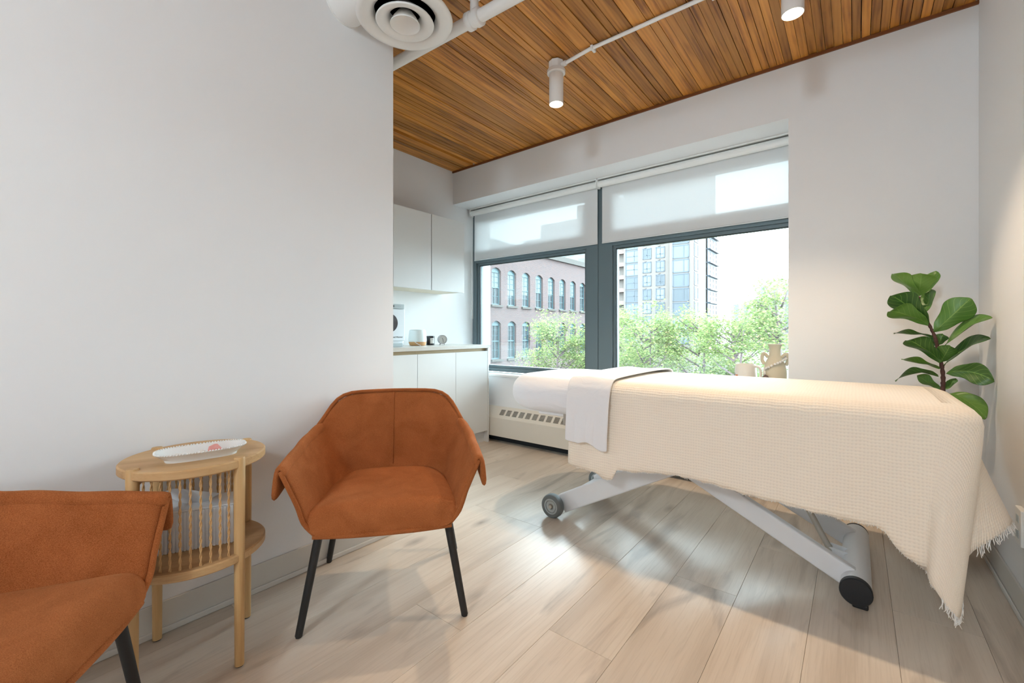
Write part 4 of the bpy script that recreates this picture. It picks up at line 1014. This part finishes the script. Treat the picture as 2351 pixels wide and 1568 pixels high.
# ================================================================== OUTSIDE
GZ = -7.0
M_ASPH = plain('street_asphalt', srgb(56, 50, 45), 0.9, var=(0.3, 0.1))
M_STONE = plain('grey_stone', srgb(54, 50, 46), 0.8, var=(2, 0.08))
M_BLUEF = plain('pale_blue_joinery', srgb(51, 72, 77), 0.5)
M_CONC = plain('pale_concrete', srgb(86, 79, 75), 0.85, var=(0.25, 0.05))
M_SLATEF = plain('slate_blue_metal', srgb(45, 52, 61), 0.5)
M_WHITEB = plain('white_painted_siding', srgb(101, 86, 81), 0.8)
def brick_mat():
    m, nt, b = newmat('weathered_brick'); L = nt.links
    tc = nt.nodes.new('ShaderNodeTexCoord'); sep = nt.nodes.new('ShaderNodeSeparateXYZ'); L.new(tc.outputs['Object'], sep.inputs[0])
    ad = nt.nodes.new('ShaderNodeMath'); L.new(sep.outputs[0], ad.inputs[0]); L.new(sep.outputs[1], ad.inputs[1])
    cb = nt.nodes.new('ShaderNodeCombineXYZ'); L.new(ad.outputs[0], cb.inputs[0]); L.new(sep.outputs[2], cb.inputs[1])
    br = nt.nodes.new('ShaderNodeTexBrick'); br.inputs['Scale'].default_value = 1.0; br.inputs['Bias'].default_value = 0.0; br.inputs['Brick Width'].default_value = 0.24; br.inputs['Row Height'].default_value = 0.085; br.inputs['Mortar Size'].default_value = 0.016
    br.inputs['Color1'].default_value = srgb(73, 49, 46); br.inputs['Color2'].default_value = srgb(53, 38, 40); br.inputs['Mortar'].default_value = srgb(79, 72, 71)
    L.new(cb.outputs[0], br.inputs['Vector'])
    n = nt.nodes.new('ShaderNodeTexNoise'); n.inputs['Scale'].default_value = 2.2; n.inputs['Detail'].default_value = 6; L.new(tc.outputs['Object'], n.inputs['Vector'])
    rp = ramp(nt, [(0.5, (0, 0, 0, 1)), (0.9, (0.6, 0.6, 0.6, 1))]); L.new(n.outputs[0], rp.inputs[0])
    mx = nt.nodes.new('ShaderNodeMix'); mx.data_type = 'RGBA'; L.new(rp.outputs[0], mx.inputs[0]); L.new(br.outputs[0], mx.inputs[6]); mx.inputs[7].default_value = srgb(82, 63, 58)
    L.new(mx.outputs[2], b.inputs['Base Color']); b.inputs['Roughness'].default_value = 0.9
    return m
M_BRICK = brick_mat()
def far_glass(name, col, rough=0.35):
    m, nt, b = newmat(name); L = nt.links
    oi = nt.nodes.new('ShaderNodeObjectInfo'); rp = ramp(nt, [(0.0, tuple(c * 0.55 for c in col[:3]) + (1,)), (0.45, col), (1.0, tuple(min(1, c * 1.35) for c in col[:3]) + (1,))]); L.new(oi.outputs['Random'], rp.inputs[0])
    L.new(rp.outputs[0], b.inputs['Base Color']); b.inputs['Roughness'].default_value = rough; b.inputs['Specular IOR Level'].default_value = 0.25
    return m
M_FGL = far_glass('tower_glass', srgb(74, 80, 86)); M_FGL2 = far_glass('old_window_glass', srgb(44, 48, 51)); M_SHADE = plain('pale_window_shade', srgb(83, 90, 91), 0.8)

tag(part('street', MB().box(-120, 4.2, GZ - 0.2, 80, 320, GZ), M_ASPH, None), 'pale grey street far below the window', 'street', kind='structure')

# ---- brick building: facade in plane x = -22 facing +x
BXF = -22.0
bb = thing('brick_building', 'weathered red brick building with blue arched sash windows', 'building', (BXF, 36, GZ))
def bloc(y, z, x=0.0): return (x, y - 36, z - GZ)
y_end, y_start = 47.9, 20.0
rowsz = [(3.17, 6.09), (-1.08, 1.93), (-5.4, -2.4)]
wy = [25.90 + 1.951 * k for k in range(-2, 11)]
HW = 0.56; DP = 0.28
fm2 = MB()
ROOF = 8.05
def quad(pts):
    n = len(fm2.v); fm2.v += pts; fm2.f.append((n, n + 1, n + 2, n + 3))
edges = [y_start] + [y for c in wy for y in (c - HW, c + HW)] + [y_end]
NA = 8; RISE = 0.26
for k in range(0, len(edges) - 1):
    a, b = edges[k], edges[k + 1]
    if k % 2 == 0:
        quad([bloc(a, GZ), bloc(b, GZ), bloc(b, ROOF), bloc(a, ROOF)])
    else:
        zs = [(GZ, rowsz[2][0])] + [(rowsz[2][1] - RISE, rowsz[1][0]), (rowsz[1][1] - RISE, rowsz[0][0]), (rowsz[0][1] - RISE, ROOF)]
        for q, (z0, z1) in enumerate(zs):
            if q == 0: quad([bloc(a, z0), bloc(b, z0), bloc(b, z1), bloc(a, z1)]); continue
            for i in range(NA):
                u0, u1 = i / NA, (i + 1) / NA
                f = lambda u: z0 + RISE * (1 - (2 * u - 1) ** 2)
                quad([bloc(lerp(a, b, u0), f(u0)), bloc(lerp(a, b, u1), f(u1)), bloc(lerp(a, b, u1), z1), bloc(lerp(a, b, u0), z1)])
                quad([bloc(lerp(a, b, u0), f(u0)), bloc(lerp(a, b, u1), f(u1)), bloc(lerp(a, b, u1), f(u1), -DP), bloc(lerp(a, b, u0), f(u0), -DP)])
        for z0, z1 in rowsz:
            quad([bloc(a, z0), bloc(a, z1 - RISE), bloc(a, z1 - RISE, -DP), bloc(a, z0, -DP)]); quad([bloc(b, z0), bloc(b, z1 - RISE), bloc(b, z1 - RISE, -DP), bloc(b, z0, -DP)])
            quad([bloc(a, z0), bloc(b, z0), bloc(b, z0, -DP), bloc(a, z0, -DP)])
quad([bloc(y_end, GZ), bloc(y_end, GZ, -14), bloc(y_end, ROOF, -14), bloc(y_end, ROOF)])
quad([bloc(y_start, ROOF), bloc(y_end, ROOF), bloc(y_end, ROOF, -14), bloc(y_start, ROOF, -14)])
part('facade', fm2, M_BRICK, bb)
part('cornice', MB().box(-0.3, y_start - 36, ROOF - GZ - 0.35, 0.22, y_end - 36 + 0.2, ROOF - GZ + 0.12), M_STONE, bb)
part('back_mass', MB().box(-13.9, y_start - 36, 0, -1.2, y_end - 36 - 0.1, ROOF - GZ - 0.2), M_CONC, bb)
# one window
def arch_fill(hw, z0, z1, rise, x, mb):
    n = len(mb.v); pts = [(x, -hw, z0), (x, hw, z0)] + [(x, lerp(hw, -hw, i / NA), z1 - rise + rise * (1 - (1 - 2 * i / NA) ** 2)) for i in range(NA + 1)]
    mb.v += pts; mb.f.append(tuple(range(n, n + len(pts))))
def sash_meshes(h):
    fr_ = MB(); t_ = 0.085
    fr_.box(-0.10, -HW, 0, 0, -HW + t_, h - RISE); fr_.box(-0.10, HW - t_, 0, 0, HW, h - RISE); fr_.box(-0.10, -HW, 0, 0, HW, 0.10)
    for i in range(NA):
        u0, u1 = i / NA, (i + 1) / NA; f = lambda u: h - RISE + RISE * (1 - (2 * u - 1) ** 2)
        n = len(fr_.v); a, b = lerp(-HW, HW, u0), lerp(-HW, HW, u1)
        fr_.v += [(0, a, f(u0)), (0, b, f(u1)), (0, b, h - RISE - 0.12), (0, a, h - RISE - 0.12)]; fr_.f.append((n, n + 1, n + 2, n + 3))
    mid = h * 0.47; fr_.box(-0.08, -HW + t_, mid - 0.04, 0.0, HW - t_, mid + 0.04)
    mu = MB(); mu.box(-0.07, -0.022, 0.1, -0.03, 0.022, mid); mu.box(-0.07, -0.022, mid, -0.03, 0.022, h - RISE - 0.1)
    for zz in (mid * 0.5, mid + (h - RISE - mid) * 0.33, mid + (h - RISE - mid) * 0.66): mu.box(-0.07, -HW + t_, zz - 0.018, -0.03, HW - t_, zz + 0.018)
    pn = MB(); arch_fill(HW - 0.04, 0.05, h - 0.05, RISE, -0.075, pn)
    return fr_, mu, pn
for (z0, z1) in rowsz[:2]:
    f_, mu_, pn_ = sash_meshes(z1 - z0)
    fme, mme, pme = f_.mesh('window'), mu_.mesh('muntins'), pn_.mesh('pane')
    fme.materials.append(M_BLUEF); mme.materials.append(M_BLUEF); pme.materials.append(M_FGL2)
    sme = MB().box(-0.05, -HW - 0.12, -0.16, 0.16, HW + 0.12, 0.0).mesh('window_sill'); sme.materials.append(M_STONE)
    for i, yy in enumerate(wy):
        if yy < 25.5: continue
        wo = link('window', fme, None, bb, loc=bloc(yy, z0, -DP + 0.1))
        link('muntins', mme, None, wo); link('pane', pme, None, wo); so_ = link('window_sill', sme, None, wo, loc=(DP - 0.1, 0, 0))
        if z0 > 0:
            hh = (z1 - z0); dz = [0.5, 0.93, 0.46, 0.30, 0.35, 0.48, 0.42, 0.5][i % 8] * hh
            if dz < hh * 0.9: part('shade', MB().box(-0.07, -HW + 0.08, dz, -0.06, HW - 0.08, hh - RISE * 0.8), M_SHADE, wo)

# ---- white neighbour at the left edge of the view
wb_ = thing('white_building', 'bright white building edge at the left of the window view', 'building', (-11.36, 10.0, GZ))
part('wall', MB().box(-1.6, -1.0, 0, 1.69, 1.0, 20), M_WHITEB, wb_)
sd = MB().box(1.69, -1.0, 0, 1.70, 1.0, 0.012).mesh('siding_board'); sd.materials.append(M_WHITEB)
for k in range(30): link('siding_board', sd, None, wb_, loc=(0, 0, 7.0 + k * 0.16))
for zz in (7.55, 8.35): part('wall_bracket', MB().box(1.69, 0.5, zz, 1.78, 0.6, zz + 0.12), M_STONE, wb_)

# ---- apartment tower on the city grid
TY, TX = 87.0, -24.5
tw_ = thing('apartment_tower', 'tall pale concrete apartment tower with gridded windows', 'building', (TX, TY, GZ))
def tl(x_, z_): return (x_ - TX, z_ - GZ)
wm = MB(); wm.box(-4.45, 0, 0, 0, 17, 60); wm.box(-11.3, 0.8, 0, -4.45, 17, 60); wm.box(-14.6, 1.2, 0, -11.3, 17, 60); wm.box(-18.5, 4.0, 0, -14.6, 17, 38)
part('wall', wm, M_CONC, tw_)
RH = 2.8
def pane_grid(w_, h_, cols, rws, t_=0.15, gm=None):
    m = MB(); m.box(-w_ / 2 - 0.06, -0.10, -0.06, -w_ / 2 + t_, 0.0, h_ + 0.06); m.box(w_ / 2 - t_, -0.10, -0.06, w_ / 2 + 0.06, 0, h_ + 0.06)
    m.box(-w_ / 2, -0.10, -0.06, w_ / 2, 0, t_); m.box(-w_ / 2, -0.10, h_ - t_, w_ / 2, 0, h_ + 0.06)
    for c in cols: m.box(c * w_ - w_ / 2 - t_ / 2, -0.09, 0, c * w_ - w_ / 2 + t_ / 2, 0, h_)
    for r in rws: m.box(-w_ / 2, -0.09, r * h_ - t_ / 2, w_ / 2, 0, r * h_ + t_ / 2)
    me = m.mesh('window_frame'); me.materials.append(M_SLATEF)
    g = MB().box(-w_ / 2, -0.04, 0, w_ / 2, 0, h_).mesh('window'); g.materials.append(gm or M_FGL); return g, me
kinds = {'small': pane_grid(1.72, 2.14, [0.5], [0.36]), 'big': pane_grid(3.05, 2.5, [0.68], []), 'glass': pane_grid(2.85, 2.55, [0.66], [0.5]), 'side': pane_grid(2.5, 2.5, [0.25], [], 0.2, M_FGL2), 'bay': pane_grid(7.6, 2.5, [0.3, 0.62], [0.5], 0.34, M_FGL2)}
def place(kind, xy, z_, rz=0, par=tw_):
    g, f = kinds[kind]; wo = link('window', g, None, par, loc=(xy[0], xy[1], z_ - GZ), rot=(0, 0, rz)); link('window_frame', f, None, wo)
for k in range(-6, 4):
    zb = 16.09 + RH * k
    if zb < -2: continue
    place('small', (-33.83 - TX, 0.8), zb); place('small', (-31.08 - TX, 0.8), zb)
    place('big', (-26.78 - TX, 0.0), zb - 0.6)
    place('glass', (-37.2 - TX, 1.2), zb - 0.35)
    place('side', (0.0, 2.0), zb - 0.3, PI / 2)
    place('bay', (0.25, 13.0), zb - 0.3, PI / 2)
    part('balcony_slab', MB().box(-0.2, 9.2, 0, 0.9, 17.1, 0.22), M_SLATEF, tw_).location = (0, 0, zb - 0.62 - GZ)
    part('vent_hood', MB().box(-7.0, 0.55, 0, -6.6, 0.8, 0.14), M_CONC, tw_).location = (0, 0, zb + 2.35 - GZ)
    part('vent_hood', MB().box(-9.9, 0.55, 0, -9.5, 0.8, 0.14), M_CONC, tw_).location = (0, 0, zb + 2.25 - GZ)
    part('balcony_slab', MB().box(-18.6, 2.8, 0, -14.6, 4.0, 0.9), M_WHITEB, tw_).location = (0, 0, zb - 0.7 - GZ)
part('canopy', MB().obox((-15.2, 2.2, 20.3 - GZ), (1, 0, 0.55), (0, 1, 0), (-0.55, 0, 1), 0.95, 0.6, 0.22), M_WHITEB, tw_, bevel=0.1)
# ---- stepped block left of the tower
st = thing('stepped_block', 'stepped pale apartment block rising behind the brick building', 'building', (-55, 92, GZ))
for (x0, x1, zt) in ((-69, -63.3, 25.0), (-63.3, -52.7, 28.3), (-52.7, -43.2, 31.3)):
    part('wing', MB().box(x0 + 55, 0, 0, x1 + 55, 10, zt - GZ), M_CONC, st)
    gl = MB(); n_ = int((x1 - x0) / 1.9)
    for lv in range(6):
        z_ = zt - GZ - 3.0 - lv * 2.9
        for q in range(n_):
            xx = x0 + 55 + 0.4 + q * 1.9; wo = part('window', MB().box(xx, -0.06, z_, xx + 1.5, 0.0, z_ + 1.9), M_FGL, st)
# ---- far pale towers
def far_tower(x0, x1, y0, zt, label):
    t = thing('far_tower', label, 'building', ((x0 + x1) / 2, y0, GZ), group='far hazy towers')
    hw = (x1 - x0) / 2
    part('wall', MB().box(-hw, 0, 0, hw, 14, zt - GZ), plain('hazy_white', srgb(96, 86, 85), 0.8) if 'hazy_white' not in MATS else MATS['hazy_white'], t)
    n_ = max(2, int(2 * hw / 4.2))
    for q in range(n_): 
        xx = -hw + (q + 0.5) * 2 * hw / n_
        part('window_strip', MB().box(xx - 0.8, -0.15, 8, xx + 0.8, 0, zt - GZ - 3), MATS['hazy_glass'] if 'hazy_glass' in MATS else plain('hazy_glass', srgb(69, 69, 71), 0.4), t)
far_tower(-45, -37, 220, 16.5, 'lower hazy white tower beyond the trees')
far_tower(-37, -22, 235, 25.5, 'taller hazy white tower beyond the trees at the right')

# ---- street trees
def leaf_out():
    m, nt, b = newmat('maple_foliage'); L = nt.links
    g = nt.nodes.new('ShaderNodeNewGeometry')
    rp = ramp(nt, [(0.0, srgb(84, 98, 62)), (0.35, srgb(102, 118, 74)), (0.75, srgb(122, 136, 88)), (0.94, srgb(144, 146, 94)), (1.0, srgb(152, 134, 106))])
    L.new(g.outputs['Random Per Island'], rp.inputs[0]); nt.nodes.remove(b)
    d = nt.nodes.new('ShaderNodeBsdfDiffuse'); t = nt.nodes.new('ShaderNodeBsdfTranslucent'); L.new(rp.outputs[0], d.inputs[0]); L.new(rp.outputs[0], t.inputs[0])
    mx = nt.nodes.new('ShaderNodeMixShader'); mx.inputs[0].default_value = 0.5; L.new(d.outputs[0], mx.inputs[1]); L.new(t.outputs[0], mx.inputs[2]); L.new(mx.outputs[0], nt.nodes['Material Output'].inputs[0])
    return m
M_MAPLE = leaf_out(); M_BARK = plain('grey_bark', srgb(72, 58, 61), 0.9, var=(8, 0.2))
LSH = [(0, 0), (0.30, 0.22), (0.52, 0.5), (0.28, 0.55), (0.12, 1.0), (-0.12, 1.0), (-0.28, 0.55), (-0.52, 0.5), (-0.30, 0.22)]
def tree(x_, y_, top, rad, n, seed, label):
    rnd = random.Random(seed); t = thing('maple_tree', label, 'tree', (x_, y_, GZ), group='street trees outside the window')
    H_ = top - GZ; tr_ = MB(); tips = []
    tr_.tube([(0, 0, 0), (0.05, 0.03, H_ * 0.35), (rnd.uniform(-0.2, 0.2), 0.1, H_ * 0.6), (rnd.uniform(-0.25, 0.25), 0, H_ * 0.93)], [0.11, 0.08, 0.05, 0.012], 8)
    for k in range(30):
        h = H_ * rnd.uniform(0.42, 0.92); a = rnd.uniform(0, 2 * PI); f = (h / H_ - 0.42) / 0.5
        ln = rad * (1.05 - 0.62 * f) * rnd.uniform(0.7, 1.1)
        p0 = Vector((0, 0, h)); p1 = p0 + Vector((math.cos(a) * ln * 0.55, math.sin(a) * ln * 0.55, ln * 0.35)); p2 = p0 + Vector((math.cos(a) * ln, math.sin(a) * ln, ln * 0.78))
        tr_.tube([p0, p1, p2], [0.026, 0.016, 0.005], 5)
        for q in (0.45, 0.6, 0.75, 0.88, 1.0, 1.0):
            c = p0.lerp(p1, q / 0.55) if q < 0.55 else p1.lerp(p2, (q - 0.55) / 0.45)
            tips.append(c + Vector((rnd.gauss(0, 0.16), rnd.gauss(0, 0.16), rnd.gauss(0.05, 0.14))))
    part('trunk', tr_, M_BARK, t, 'all')
    fl = MB()
    for k in range(int(n * 1.45)):
        c = rnd.choice(tips); p = c + Vector((rnd.gauss(0, 0.17), rnd.gauss(0, 0.17), rnd.gauss(0, 0.10)))
        s_ = rnd.uniform(0.042, 0.082); a = rnd.uniform(0, 2 * PI); d = Vector((math.cos(a), math.sin(a), rnd.uniform(-0.75, 0.05))).normalized()
        sd_ = d.cross(Vector((rnd.gauss(0, 0.4), rnd.gauss(0, 0.4), 1))).normalized(); nn = sd_.cross(d)
        n0 = len(fl.v)
        for (u, v) in LSH: fl.v.append(tuple(p + sd_ * (u * s_) + d * (v * s_) + nn * (abs(u) * 0.3 * s_)))
        fl.f += [(n0, n0 + 1, n0 + 2, n0 + 3), (n0, n0 + 3, n0 + 4, n0 + 5), (n0, n0 + 5, n0 + 6), (n0, n0 + 6, n0 + 7, n0 + 8)]
    me = bpy.data.meshes.new('foliage'); me.from_pydata(fl.v, [], fl.f); me.update()
    o = link('foliage', me, M_MAPLE, t); o['kind'] = 'stuff'
TREES = [(-9.3, 13.2, 0.9, 1.2, 5000, 'small maple tree in front of the brick building windows'), (-8.0, 12.6, 2.0, 1.6, 8000, 'maple tree left of the window mullion'), (-6.3, 13.4, 2.0, 1.5, 8000, 'maple tree just right of the window mullion'),
         (-4.9, 12.4, 1.7, 1.5, 7500, 'maple tree in front of the tower windows'), (-3.5, 13.0, 2.3, 1.5, 8000, 'maple tree below the tower right edge'), (-2.35, 11.8, 1.75, 1.3, 7000, 'maple tree under the far hazy towers'),
         (-1.45, 12.6, 2.75, 1.45, 8000, 'tallest maple tree beside the right window jamb'), (-7.2, 16.0, 1.2, 1.9, 6000, 'maple tree in the second row left of the mullion'), (-3.2, 17.0, 1.6, 2.2, 6500, 'maple tree in the second row behind the sill pottery'), (-6.0, 17.5, 1.7, 2.0, 6000, 'maple tree in the second row below the tower')]
for i, (x_, y_, tp, rd, n, lab) in enumerate(TREES): tree(x_, y_, tp, rd, n, 20 + i, lab)
